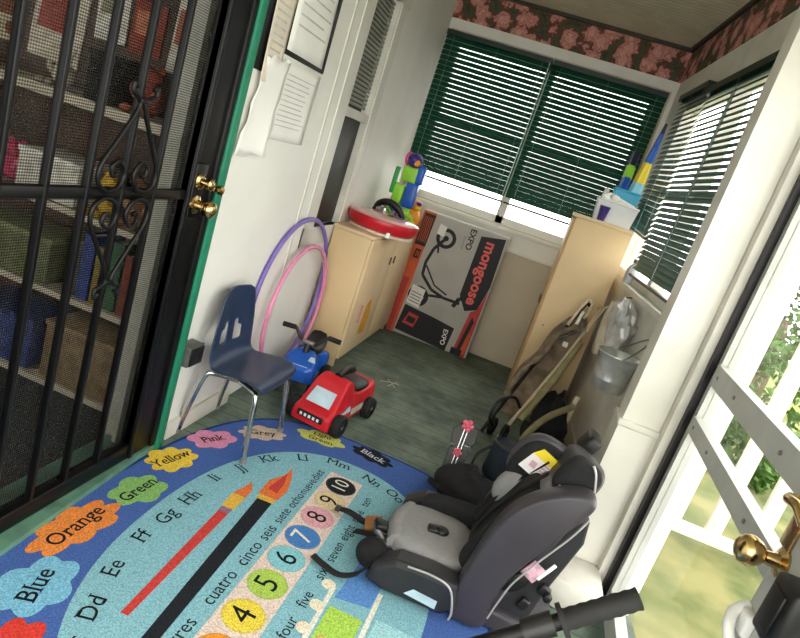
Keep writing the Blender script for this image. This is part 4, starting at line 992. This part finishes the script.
b_ = mb.build('body', rr, world=False); md = b_.modifiers.new('bevel', 'BEVEL'); md.width = .008; md.segments = 2; md.limit_method = 'ANGLE'
mb = MB(M('pale_sticker', '#bcd3e0', .35, noise=.1)); mb.quad((-.062,-.196,.1235),(.062,-.196,.1235),(.055,-.135,.1815),(-.055,-.135,.1815)); mb.build('windscreen_sticker', rr, world=False)
mb = MB(M('pale_sticker')); mb.quad((.1018,-.14,.085),(.1018,-.03,.085),(.092,-.04,.158),(.093,-.085,.158)); mb.build('side_sticker', rr, world=False)
mb = MB(M('cream_sticker', '#d8cfc0', .4)); mb.quad((.1022,-.02,.06),(.1022,.12,.06),(.1015,.12,.095),(.1015,-.02,.095)); mb.build('side_sticker', rr, world=False)
mb = MB(black_plastic); mb.box((0,-.238,.075),(.13,.012,.03),.004); g_ = mb.build('front_plate', rr, world=False)
mb = MB(white_plastic); mb.text('TRUCK' if False else 'TURBO', .024, Matrix.Translation((0,-.2447,.075)) @ Matrix.Rotation(PI/2,4,'X'), bold=.02)
if False: mb.build('plate_lettering', g_, world=False)
mb = MB(white_plastic)
for k in range(5): mb.box((-.044+.022*k,-.2445,.075),(.012,.002,.014))
mb.build('plate_marks', g_, world=False)
mb = MB(black_plastic); mb.ball((0,.12,.162),(.085,.105,.022), n=14, e=.7); mb.build('seat', rr, world=False)
mb = MB(black_plastic); mb.tube([(.0,-.055,.232),(-.005,.02,.245),(-.01,.11,.228),(-.012,.135,.218)], [.018,.021,.021,.018], 14); mb.tube([(0,-.04,.21),(0,-.055,.232)], .012, 8); mb.build('push_handle', rr, world=False)
for y in (-.165, .165):
    for sx in (-1, 1): wheel(rr, LW((sx*.118, y, .055)), .055, .045, (basis(rr).to_3x3() @ Vector((sx, 0, 0))))
bq = thing('ride_on_quad', 'blue plastic ride-on quad with black handlebars between chair and low cabinet', 'ride-on toy', (-.900, 2.88, 0), math.radians(8))
QS = .88
bq.scale = (QS, QS, QS)
LQ = lambda p: basis(bq) @ Vector(p)
mb = MB(blue_pl); mb.loft(body_side(.1, [(-.22,.06,.12,.19,.9),(-.20,.10,.12,.215,.9),(-.13,.105,.10,.245,.8),(-.07,.085,.07,.262,.7),(-.02,.06,.06,.25,.8),(.06,.055,.06,.20,.9),(.12,.06,.06,.195,.9),(.16,.10,.10,.20,.9),(.23,.10,.12,.19,.9)]), True, False)
b_ = mb.build('body', bq, world=False); md = b_.modifiers.new('bevel', 'BEVEL'); md.width = .008; md.segments = 2; md.limit_method = 'ANGLE'
mb = MB(black_plastic); mb.loft([[(x*w_, y, z+h) for x, h in ((-1,0),(-.8,.022),(0,.03),(.8,.022),(1,0),(0,-.01))] for y, w_, z in ((.0,.035,.235),(.04,.05,.215),(.12,.06,.205),(.19,.065,.225),(.235,.06,.255),(.25,.05,.265))]); mb.build('seat', bq, world=False)
mb = MB(black_plastic); mb.tube(curve([(-.165,-.045,.36),(-.10,-.05,.365),(-.06,-.06,.325),(0,-.07,.295),(.06,-.06,.325),(.10,-.05,.365),(.165,-.045,.36)], 6), .010, 10); mb.tube([(0,-.07,.295),(0,-.09,.24)], .018, 10); h_ = mb.build('handlebar', bq, world=False)
for sx in (-1, 1): mb = MB(rubber); mb.tube([(sx*.10,-.049,.364),(sx*.175,-.044,.359)], .015, 12); mb.build('grip', h_, world=False)
mb = MB(grey_metal); mb.box((0,-.078,.31),(.07,.03,.02),.005); mb.build('clamp', h_, world=False)
mb = MB(M('pale_sticker')); mb.quad((-.06,-.2145,.175),(.06,-.2145,.175),(.055,-.204,.212),(-.055,-.204,.212)); mb.build('front_sticker', bq, world=False)
mb = MB(M('pale_sticker')); mb.quad((.04,-.1655,.235),(.085,-.164,.233),(.07,-.125,.250),(.045,-.125,.250)); mb.build('fender_sticker', bq, world=False)
for y in (-.145, .17):
    for sx in (-1, 1): wheel(bq, LQ((sx*.105, y, .062)), .062*QS, .05*QS, (basis(bq).to_3x3() @ Vector((sx, 0, 0))))

# ================================================================= STROLLER, folded, leaning on the tall cabinet
fabric = M('taupe_fabric', '#7a6a58', .9, noise=.3, scale=14, bump=.5, bscale=60); olive_foam = M('olive_tan_foam', '#8f8763', .8, noise=.12, scale=20); pale_tube = M('pale_tube', '#c8b79c', .5, noise=.1)
dk_fab = M('black_fabric', '#17171a', .9, noise=.25, scale=20, bump=.4, bscale=90)
st = thing('folded_stroller', 'folded taupe umbrella stroller leaning on the tall tan cabinet', 'stroller', (.20, 3.30, 0))
A = Vector((.165, 3.34, .16)); B_ = Vector((.41, 3.72, .76))
def along(f, o=(0,0,0)): return A.lerp(B_, f) + Vector(o)
rings = []; rnd = random.Random(3)
for i in range(15):
    f = i/14; c = along(f*.98, (0, -.01, .005)); w_ = .085*(math.sin(PI*min(1, f*.9+.12))**.5)*(1+.12*math.sin(9*f)); ring = []
    for k in range(18):
        a = 2*PI*k/18; r_ = w_*(1 + .12*math.sin(5*a + 7*f) + .07*math.sin(9*a - 11*f)); ring.append(c + Vector((r_*math.cos(a), r_*.35*math.sin(a)-.2*r_*math.cos(a), r_*.75*math.sin(a)*.9 - .45*r_*math.cos(a))))
    rings.append(ring)
mb = MB(fabric); mb.loft(rings); mb.build('fabric_seat', st)
mb = MB(olive_foam); mb.tube([along(.02,(.075,-.09,-.02)), along(.4,(.075,-.10,-.02)), along(.78,(.06,-.085,-.02))], [.019,.020,.017], 12); mb.build('foam_tube', st)
mb = MB(olive_foam); mb.tube(curve([AY(522,440,2.85), AY(533,428,2.95), AY(550,416,3.08), AY(573,407,3.22)], 6), .017, 12); mb.build('foam_tube', st)
mb = MB(pale_tube); mb.tube([(.475,3.32,.16),(.50,3.42,.34)], .017, 12); mb.build('foam_tube', st)
for sd in (-.05, .045):
    mb = MB(pale_tube if sd > 0 else black_metal); mb.tube(curve([along(-.18,(sd,-.06,-.03)), along(.5,(sd*1.2,-.07,0)), along(.95,(sd,-.06,.01)), along(1.08,(sd*.9,-.03,.005)), along(1.10,(sd*.6,.0,-.02))], 6), .010, 10); mb.build('frame_tube', st)
for o_ in (-.06, .05):
    mb = MB(pale_tube); mb.tube(curve([along(.86,(o_,-.085,.0)), along(1.0,(o_,-.075,.012)), along(1.07,(o_+.012,-.06,.03)), along(1.06,(o_+.045,-.055,.02)), along(.97,(o_+.05,-.06,-.01))], 6), .009, 8); mb.build('push_handle', st)
mb = MB(fabric); mb.tube(curve([along(.10,(-.06,-.08,.02)), along(.3,(-.085,-.09,.03)), along(.5,(-.05,-.10,.04)), along(.72,(-.06,-.10,.03)), along(.85,(.0,-.10,.02))], 7), [.016+.006*math.sin(1.7*k) for k in range(29)], 10); mb.build('harness_pad', st)
mb = MB(grey_metal)
mb.tube([along(.72,(-.05,-.075,.0)), along(.88,(.05,-.075,.01))], .008, 8); mb.build('fold_latch', st)
mb = MB(white_plastic); mb.box(along(.70,(.0,-.10,0)), (.03,.02,.03), .006); mb.build('clip', st)
mb = MB(white_plastic); mb.tube([along(.86,(-.02,-.09,.0)), along(.97,(-.03,-.085,.03))], .009, 8); mb.build('clip', st)
mb = MB(dk_fab); crumple(mb, (.40, 3.40, .16), (.10, .15, .155), 12, amp=.18); mb.build('canopy', st)
for c, ax in (((.12,3.28,.052),(1,-.3,0)), ((.19,3.24,.052),(1,-.3,0)), ((.30,3.42,.052),(1,.2,0)), ((.36,3.55,.052),(1,.2,0))):
    wheel(st, c, .052, .024, ax)
mb = MB(black_plastic); mb.tube(curve([(.13,3.20,.08),(.085,3.14,.14),(.10,3.16,.24),(.17,3.22,.27),(.22,3.24,.22)], 7), .009, 8); mb.build('carry_strap', st)

pt = thing('dark_pot', 'dark blue grey plastic pot with looped cable behind the car seat', 'pot', (.185, 2.78, 0))
slate = M('slate_plastic', '#2b333f', .5, noise=.12, scale=15)
T = Matrix.Translation((.185, 2.78, .0)) @ Matrix.Rotation(.12, 4, 'Y')
mb = MB(slate); mb.lathe([(0,.012),(.058,.012),(.062,.02),(.072,.17),(.074,.18),(.066,.185),(.062,.17),(0,.165)], T, 28); mb.build('pot', pt)
mb = MB(black_plastic); mb.tube(curve([(.13,2.74,.16),(.085,2.70,.12),(.075,2.68,.05),(.11,2.70,.012),(.16,2.70,.02)], 7), .007, 8); mb.build('cable', pt)

# small toy with pink flowers, standing in a black bag
bagt = thing('black_bag', 'black fabric bag slumped on the floor behind the car seat', 'bag', (.03, 2.42, 0))
mb = MB(dk_fab); crumple(mb, (.07, 2.40, .085), (.135, .13, .075), 21, amp=.15); mb.build('bag', bagt)
mb = MB(dk_fab); mb.tube(curve([(-.05,2.32,.09),(-.075,2.27,.12),(-.03,2.22,.13),(.02,2.25,.11)], 6), 0, 8, flat=((0,0,1), .012, .003)); mb.build('strap', bagt)
ty = thing('flower_toy', 'black toy with silver bars and pink flowers standing on the floor', 'toy', (-.02, 2.66, 0))
a, b = Vector((-.005, 2.62, .005)), Vector((-.015, 2.72, .26))
Tt = frame2(a, (1,0,0), (b-a))
mb = MB(black_plastic); mb.prism([(-.045,.0),(.04,.0),(.05,.12),(.035,.13),(.06,.17),(.055,.235),(-.02,.25),(-.06,.20),(-.045,.13)], .03, Tt @ Matrix.Translation((0,0,-.015)), bev=.004); mb.build('body', ty)
mb = MB(chrome)
for x in (-.008, .008): mb.tube([Tt @ Vector((x,.01,.02)), Tt @ Vector((x,.22,.02))], .004, 8)
mb.build('silver_bars', ty)
def flower(mb, c, r):
    for k in range(5): 
        an = 2*PI*k/5; mb.ball(Tt @ Vector((c[0]+r*.7*math.cos(an), c[1]+r*.7*math.sin(an), .028)), (r*.45,)*3, n=6)
    mb.ball(Tt @ Vector((c[0], c[1], .032)), (r*.4,)*3, n=6)
mb = MB(M('coral_pink', '#e06c80', .5, noise=.1)); flower(mb, (.0,.235), .026); mb.build('flower', ty)
mb = MB(M('coral_pink')); flower(mb, (-.002,.105), .02); mb.build('flower', ty)
mb = MB(grey_metal); mb.box(Tt @ Vector((-.035,.13,.018)), (.02,.02,.02), .004); mb.build('knob', ty)
mb = MB(grey_metal); mb.box(Tt @ Vector((.03,.14,.018)), (.03,.02,.03), .004); mb.build('knob', ty)
# litter on the floor
tl = thing('straw_scrap', 'small pale scrap of straw lying on the green floor', 'straw scrap', F(390, 384))
p = F(390, 384); mb = MB(M('pale_straw', '#c3bfa6', .8, noise=.1))
for dx, dy, ex, ey in ((-.06,-.02,.05,.03),(-.03,.05,.04,-.04),(0,-.05,.03,.06)): mb.tube([(p.x+dx,p.y+dy,.003),(p.x+(dx+ex)/2,p.y+(dy+ey)/2+.01,.006),(p.x+ex,p.y+ey,.003)], .0022, 5)
mb.build('straw', tl)

# ================================================================= RIGHT WALL ODDMENTS
silver = M('silver_foil', '#d8d8d8', .42, metal=.35, noise=.15, scale=10); galv = M('galvanised_steel', '#ccd0d0', .35, metal=.6, noise=.15, scale=14)
bx_, by_, bz_ = RX(2.9)-.100, 2.90, .575
bu = thing('metal_bucket', 'small galvanised metal bucket hanging on the right wall', 'bucket', (bx_, by_, bz_))
T = Matrix.Translation((bx_, by_, bz_))
mb = MB(galv); mb.lathe([(0,.006),(.068,.006),(.070,.0),(.073,.004),(.078,.05),(.079,.053),(.078,.056),(.095,.165),(.099,.17),(.097,.176),(.092,.17),(.070,.012),(0,.012)], T, 36); mb.build('pail', bu)
mb = MB(grey_metal); pts = [(bx_ + .0, by_ + .098*math.cos(t), bz_+.165+.12*math.sin(t)) for t in [PI*k/16 for k in range(17)]]; pts = [(x + .10*((z-bz_-.165)/.12), y, z) for x, y, z in pts]; mb.tube(pts, .0035, 8); mb.build('bail_handle', bu)
mb = MB(grey_metal); mb.tube([(bx_+.10,by_,bz_+.28),(RX(by_)-.002,by_,bz_+.29)], .005, 8); mb.build('wall_hook', bu)
fb = thing('foil_bag', 'crumpled silver bag hanging below the right window sill', 'bag', (RX(3.2)-.07, 3.25, .70))
mb = MB(silver); mb.add([], []); 
rings = []
for i in range(12):
    f = i/11; w_ = .085*(.75+.5*math.sin(PI*(f*.8+.05)))*(1 if f < .9 else .6); c = Vector((RX(3.25)-.065+.01*math.sin(5*f), 3.25+.02*f, .715+.235*f)); rings.append([c + Vector((.6*w_*(1+.18*math.sin(4*a+6*f)+.12*math.sin(7*a-13*f))*math.cos(a), w_*(1+.15*math.sin(3*a-5*f)+.14*math.sin(8*a+11*f))*math.sin(a), .014*math.sin(6*a+5*f))) for a in [2*PI*k/22 for k in range(22)]])
mb.loft(rings); mb.build('bag', fb)
mb = MB(dark_plastic); mb.tube([(RX(3.25)-.10,3.19,.90),(RX(3.25)-.11,3.26,.885),(RX(3.25)-.10,3.33,.89)], .006, 8); mb.build('fold_tie', fb)
jg = thing('grey_jug', 'pale grey plastic jug standing on the right window sill', 'jug', (RX(3.74)-.012, 3.745, .998))
T = Matrix.Translation((RX(3.74)-.012, 3.745, .9985))
mb = MB(M('pale_grey_plastic', '#b6b9c0', .4, noise=.05)); mb.lathe([(0,0),(.034,0),(.036,.006),(.036,.075),(.026,.10),(.014,.112),(.014,.122),(0,.122)], T, 26); mb.build('body', jg)
mb = MB(slate); mb.lathe([(0,.1225),(.017,.1225),(.017,.142),(0,.142)], T, 20); mb.build('cap', jg)
pb = thing('paper_bag', 'crumpled cream paper bag hanging right of the tall cabinet', 'bag', (RX(3.6)-.07, 3.60, .62))
rings = []
for i in range(11):
    f = i/10; w_ = .075*(.9+.25*math.sin(PI*f*.9)); c = Vector((RX(3.5)-.060, 3.50+.015*math.sin(4*f), .60+.30*f)); rings.append([c + Vector((.55*w_*(1+.16*math.sin(5*a+7*f))*math.cos(a), w_*(1+.14*math.sin(3*a-6*f))*math.sin(a), .008*math.sin(5*a))) for a in [2*PI*k/22 for k in range(22)]])
mb = MB(M('cream_paper', '#d9cdb8', .8, noise=.12, scale=14)); mb.loft(rings); mb.build('bag', pb)
mb = MB(M('brown_cord', '#5a4632', .8)); mb.tube(curve([(RX(3.5)-.085,3.46,.88),(RX(3.5)-.045,3.48,.94),(RX(3.5)-.008,3.50,.95)], 6), .004, 6); mb.build('handle', pb)
gw = thing('fabric_scrap', 'dark crumpled scrap tucked beside the silver bag', 'scrap', (RX(3.45)-.05, 3.45, .8))
mb = MB(M('dark_brown_scrap', '#4b3a30', .8, noise=.2)); crumple(mb, (RX(3.38)-.045, 3.385, .84), (.025,.022,.05), 31); mb.build('scrap', gw)

# ================================================================= CAR SEAT (faces -X, lies beside the pillar)
gun = M('charcoal_shell', '#3a363d', .42, noise=.05, scale=10, spec=.5); grey_fab = M('grey_knit_fabric', '#858486', .85, noise=.04, scale=60, bump=.25, bscale=220); blk_fab = M('black_knit_fabric', '#1b1b1e', .9, noise=.15, scale=60, bump=.25, bscale=220); piping = M('silver_piping', '#b9b6b8', .35, metal=.3, noise=.05)
YN, YFR = 1.70, 2.14
cs = thing('car_seat', 'black and grey child car seat lying on the rug by the white pillar', 'car seat', (.18, 1.92, 0))
XZ = lambda y: frame2((0, y, 0), (1,0,0), (0,0,1))     # local x->X, y->Z, thickness towards -Y
wing = curve([(.145,.012,0),(.137,.126,0),(.149,.215,0),(.168,.32,0),(.197,.407,0),(.243,.474,0),(.31,.528,0),(.367,.552,0),(.405,.549,0),(.414,.515,0),(.374,.424,0),(.318,.313,0),(.272,.192,0),(.256,.10,0),(.25,.012,0)], 4, True)
wing = [(p.x, p.y) for p in wing]
def bulged(y_in, y_out, name, mat, pts=wing, bulge=.03):
    """a side wing: outline swept from inner to outer face with a soft domed edge"""
    cx = sum(p[0] for p in pts)/len(pts); cz = sum(p[1] for p in pts)/len(pts); rings = []
    sg = 1 if y_out > y_in else -1; t = abs(y_out-y_in)
    for f, k in ((0,.86),(.08,.95),(.25,1),(.6,1),(.85,.95),(.97,.84),(1,.70)):
        ins = (1-k)*.045; ring = []
        for i, (x, z) in enumerate(pts):
            a, b = pts[i-1], pts[(i+1) % len(pts)]; tx, tz = b[0]-a[0], b[1]-a[1]; L = math.hypot(tx, tz) or 1
            ring.append((x - tz/L*(-ins)*OR, y_in + sg*t*f, z + tx/L*(-ins)*OR))
        rings.append(ring)
    mb = MB(mat); mb.loft(rings); return mb.build(name, cs)
area = sum(wing[i][0]*wing[(i+1) % len(wing)][1] - wing[(i+1) % len(wing)][0]*wing[i][1] for i in range(len(wing)))
OR = 1 if area < 0 else -1
bulged(YN+.065, YN-.015, 'side_wing', gun); bulged(YFR-.065, YFR+.015, 'side_wing', gun, [(x, z if z < .2 else .2+(z-.2)*.66) for x, z in wing])
# seat pan and reclined back shell
mb = MB(gun); mb.prism([(-.115,.03),(-.10,.085),(.02,.10),(.16,.105),(.22,.24),(.27,.40),(.33,.50),(.385,.50),(.39,.42),(.34,.2),(.28,.06),(.16,.03)], YFR-YN-.10, XZ(YFR-.05), bev=.01); mb.build('shell', cs)
mb = MB(gun); mb.prism([(-.125,.0),(-.13,.05),(-.09,.07),(.30,.07),(.46,.05),(.47,.0)], YFR-YN-.04, XZ(YFR-.02), bev=.012); mb.build('base', cs)
mb = MB(black_plastic); mb.prism([(.26,.02),(.30,.20),(.37,.36),(.405,.45),(.43,.45),(.44,.38),(.40,.20),(.37,.02)], .05, XZ(YFR-.06), bev=.008); mb.build('recline_leg', cs)
mb = MB(dark_plastic); mb.prism([(.26,.02),(.30,.20),(.37,.36),(.405,.45),(.43,.45),(.44,.38),(.40,.20),(.37,.02)], .05, XZ(YN+.10), bev=.008); mb.build('recline_leg', cs)
# armrests: flared dark skirts at the front
for y0, y1 in ((YN-.035, YN+.05), (YFR-.05, YFR+.035)):
    mb = MB(dark_plastic); mb.prism([(-.135,.02),(-.125,.075),(-.06,.125),(.05,.135),(.14,.13),(.16,.05),(.12,.012),(-.08,.006)], y1-y0, XZ(y1), bev=.018, seg=3); mb.build('armrest', cs)
mb = MB(piping); mb.tube(curve([(-.02,YN-.037,.128),(.06,YN-.040,.136),(.12,YN-.040,.12),(.15,YN-.038,.05),(.15,YN-.036,.015)], 6), .0035, 6); mb.build('piping', cs)
mb = MB(M('pale_sticker')); mb.quad((-.005,YN-.0362,.035),(.10,YN-.0362,.028),(.10,YN-.0362,.058),(.02,YN-.0362,.062)); mb.build('label', cs, label='pale printed label')
# cushions
def pad(name, mat, c, size, rot=(0,0,0), e=.45, n=18, sub=0, label=None): mb = MB(mat); mb.ball(c, size, rot, n, e); return mb.build(name, cs, label=label)
pad('seat_cushion', grey_fab, (.02,1.89,.105), (.135,.14,.05), (0,-.02,0), .55, label='grey fabric seat cushion')
mb = MB(grey_fab); mb.tube(curve([(-.085,1.78,.112),(-.108,1.89,.118),(-.085,2.0,.112)], 6), .032, 12); mb.build('front_roll', cs)
pad('back_cushion', blk_fab, (.225,1.92,.29), (.05,.13,.17), (0,.40,0), .55)
for y, nm in ((1.80, 'bolster'), (2.045, 'bolster')): pad(nm, blk_fab, (.20,y,.235), (.055,.035,.13), (0,.40,0), .6)
for y in (2.05,): pad('thigh_pad', blk_fab, (.06,y,.145), (.12,.035,.045), (0,-.1,0), .6)
# headrest: back, two wings, grey inner pads
hr = pad('headrest', gun, (.365,1.93,.525), (.055,.165,.085), (-.22,.40,0), .6)
def sub(name, mat, c, size, rot=(0,0,0), e=.45, n=16, label=None): mb = MB(mat); mb.ball(c, size, rot, n, e); return mb.build(name, hr, label=label)
sub('far_wing', gun, (.292,2.035,.462), (.128,.05,.108), (0,.34,.06), .75)
sub('far_lining', blk_fab, (.285,2.0,.455), (.115,.034,.105), (0,.34,.06), .75)
sub('near_wing', blk_fab, (.355,1.80,.568), (.058,.03,.068), (0,.38,-.06), .55)
sub('grey_pad', grey_fab, (.232,1.985,.362), (.085,.045,.078), (0,.34,.10), .85, label='light grey padded cheek')
sub('grey_pad', grey_fab, (.295,1.92,.45), (.03,.09,.05), (-.2,.38,0), .7, label='light grey padded cheek')
mb = MB(piping); mb.tube(curve([(.31,1.768,.545),(.325,1.766,.502),(.36,1.766,.498),(.40,1.768,.512),(.412,1.77,.545),(.395,1.77,.61),(.378,1.772,.638)], 6), .0035, 6); mb.build('piping', hr)
Tl = frame2((.288,1.961,.495), (.90, -.06, -.28), (.30,.16,.92))
mb = MB(M('label_white', '#e6e1e2', .5, noise=.05)); mb.prism([(-.082,-.048),(.062,-.054),(.072,.008),(-.068,.014)], .003, Tl); lb = mb.build('warning_label', hr, label='white and yellow warning label')
mb = MB(M('label_yellow', '#ecd324', .5, noise=.03)); mb.prism([(-.068,.014),(.072,.008),(.062,.040),(-.048,.047)], .0032, Tl); mb.build('yellow_band', hr)
mb = MB(M('label_print', '#c99aa8', .6, noise=0)); mb.box(Tl @ Vector((-.045,-.016,.0035)), (.022,.022,.0008), rot=Tl.to_3x3().to_4x4())
for k in range(4): mb.box(Tl @ Vector((.012,-.032+.012*k,.0035)), (.06,.004,.0008), rot=Tl.to_3x3().to_4x4())
mb.build('label_print', hr)
hr.location.z -= .022
# harness
blk_web = M('black_webbing', '#141416', .8, noise=.2, scale=80, bump=.3, bscale=300)
for y in (1.875, 1.965):
    mb = MB(blk_web); mb.tube(curve([(.285,y,.50),(.19,y,.36),(.15,y+(1.92-y)*.3,.26),(.135,y,.20)], 6), 0, 8, flat=((0,1,0), .017, .003)); mb.build('harness_strap', cs)
mb = MB(black_plastic); mb.box((.02,1.87,.158), (.055,.04,.02), .007, rot=(0,-.1,.15)); mb.ball((.042,1.87,.162),(.024,.022,.014)); mb.build('buckle', cs)
# loose straps spilling over the rug
for pts, w_ in (([(-.12,1.96,.10),(-.16,1.955,.03),(-.22,1.955,.018),(-.29,1.955,.03),(-.335,1.965,.018)], .015), ([(-.11,1.84,.10),(-.15,1.845,.05),(-.19,1.865,.04),(-.24,1.885,.016)], .016), ([(-.12,1.72,.07),(-.16,1.665,.03),(-.21,1.64,.016),(-.27,1.655,.014),(-.315,1.675,.014)], .012)):
    mb = MB(blk_web); mb.tube(curve(pts, 7), 0, 8, flat=((.3,1,.2), w_, .0025)); mb.build('loose_strap', cs)
mb = MB(dark_plastic); mb.box((-.335,1.965,.019), (.02,.034,.012), .004); mb.build('strap_tip', cs)
mb = MB(M('tan_web_pad', '#a8703e', .8, noise=.2)); mb.box((-.19,1.92,.05), (.06,.06,.016), .005, rot=(.3,-.3,.2)); mb.build('tan_pad', cs, label='tan strap pad')
mb = MB(M('grey_hook', '#6a6c70', .35, metal=.5)); mb.tube(curve([(-.13,1.80,.09),(-.165,1.81,.11),(-.175,1.845,.10),(-.145,1.86,.085)], 6), .010, 8); mb.box((-.125,1.79,.085), (.06,.03,.02), .006); mb.build('anchor_hook', cs, label='grey metal anchor hook')
mb = MB(black_plastic); mb.box((-.15,1.83,.115), (.055,.05,.022), .007, rot=(0,.2,.4)); mb.build('anchor_release', cs)
mb = MB(M('dark_red_tag', '#4a1f1c', .7)); mb.box((-.155,1.735,.05), (.03,.03,.03), .008); mb.build('red_tag', cs, label='dark red release tab')
mb = MB(dk_fab); mb.ball((-.145,1.755,.055), (.055,.05,.05)); mb.build('strap_bundle', cs)
# lower rear details on the near side
mb = MB(M('pink_print_label', '#cfa5b4', .5, noise=.3, scale=40)); mb.box((.335,YN+.03,.245), (.05,.004,.06), .001, rot=(0,.45,0)); mb.build('pink_label', cs, label='pale pink printed label')
mb = MB(white_plastic); mb.box((.37,YN+.03,.26), (.012,.005,.075), .002, rot=(0,.45,0)); mb.build('label_frame', cs)
mb = MB(black_plastic); mb.box((.385,YN+.03,.20), (.035,.02,.035), .006, rot=(0,.4,0)); mb.ball((.40,YN+.018,.19),(.014,.012,.018)); mb.build('tether_clip', cs)
mb = MB(black_plastic); mb.box((.345,YN+.03,.13), (.03,.02,.04), .006, rot=(0,.3,0)); mb.build('belt_guide', cs)
mb = MB(black_plastic); mb.ball((.30,YN+.042,.18), (.05,.012,.028), (0,-.9,0)); mb.build('belt_path_opening', cs)
mb = MB(piping); mb.tube(curve([(.258,YN-.012,.06),(.268,YN-.016,.13),(.285,YN-.018,.21),(.328,YN-.018,.31),(.382,YN-.016,.42),(.41,YN-.010,.49)], 6), .003, 6); mb.build('side_trim', cs)

mb = MB(black_plastic); mb.box((.395,2.06,.575), (.05,.10,.08), .015, rot=(0,.38,0)); mb.build('height_handle', cs)
cs.location.z += .0100
# ================================================================= KICK SCOOTER, only its grip shows
ks = thing('kick_scooter', 'black ribbed handlebar grip of a scooter in front of the storm door', 'scooter', (.55, .72, 0))
g0, g1 = Vector((.29,.79,.85)), Vector((.208,.768,.786)); u = (g0-g1).normalized()
mb = MB(rubber); n = 15
mb.tube([g1.lerp(g0, k/(n-1)) for k in range(n)], [.0165 if k in (0,) else (.0138 if k % 2 else .0150) for k in range(n)], 16); mb.build('grip', ks)
mb = MB(rubber); mb.tube([g1-u*.003, g1+u*.004], .023, 20); mb.build('grip_flange', ks)
cb = g1 - u*.17
mb = MB(black_metal); mb.tube([g1, cb, cb-u*.17], .0115, 12); mb.build('handlebar', ks)
mb = MB(black_plastic); mb.tube([g1-u*.012, g1-u*.055], .017, 12); mb.build('clamp', ks)
mb = MB(grey_metal); mb.tube(curve([g1-u*.03+Vector((0,-.02,-.02)), g1-u*.06+Vector((0,-.03,-.03)), g1-u*.12+Vector((0,-.015,-.02))], 5), .005, 8); mb.build('brake_lever', ks)
mb = MB(rubber); mb.tube([cb-u*.17, cb-u*.28], .0165, 14); mb.build('grip', ks)
ft = Vector((.50, .66, .11))
mb = MB(black_metal); mb.tube([cb, ft], .016, 12); mb.build('stem', ks)
wheel(ks, (.52, .69, .10), .10, .03, (1, .2, .3))
mb = MB(dark_plastic); mb.box((.56, .36, .085), (.12, .52, .03), .01, rot=(0,-.2,0)); mb.build('deck', ks)
wheel(ks, (.575, .03, .10), .10, .03, (1, .1, .2))

# ================================================================= LIGHT AND CAMERA
w = bpy.data.worlds.new('overcast_sky'); SC.world = w; w.use_nodes = True
bg = w.node_tree.nodes['Background']; bg.inputs['Color'].default_value = lin('#fbfaf4'); bg.inputs['Strength'].default_value = 4.6
cam = bpy.data.cameras.new('camera'); co = bpy.data.objects.new('camera', cam); COL.objects.link(co)
cam.sensor_fit = 'HORIZONTAL'; cam.sensor_width = 36; cam.lens = 36 * FPX / 800; cam.clip_start = .02
co.matrix_world = Matrix.Translation(CAM) @ ROT.to_4x4()
SC.camera = co
SC.view_settings.view_transform = 'Standard'; SC.view_settings.look = 'None'; SC.view_settings.gamma = 1
SC.view_settings.exposure = 0.5
SC.cycles.max_bounces = 10; SC.cycles.diffuse_bounces = 6; SC.cycles.transparent_max_bounces = 16
SC.cycles.sample_clamp_indirect = 6; SC.cycles.caustics_reflective = False
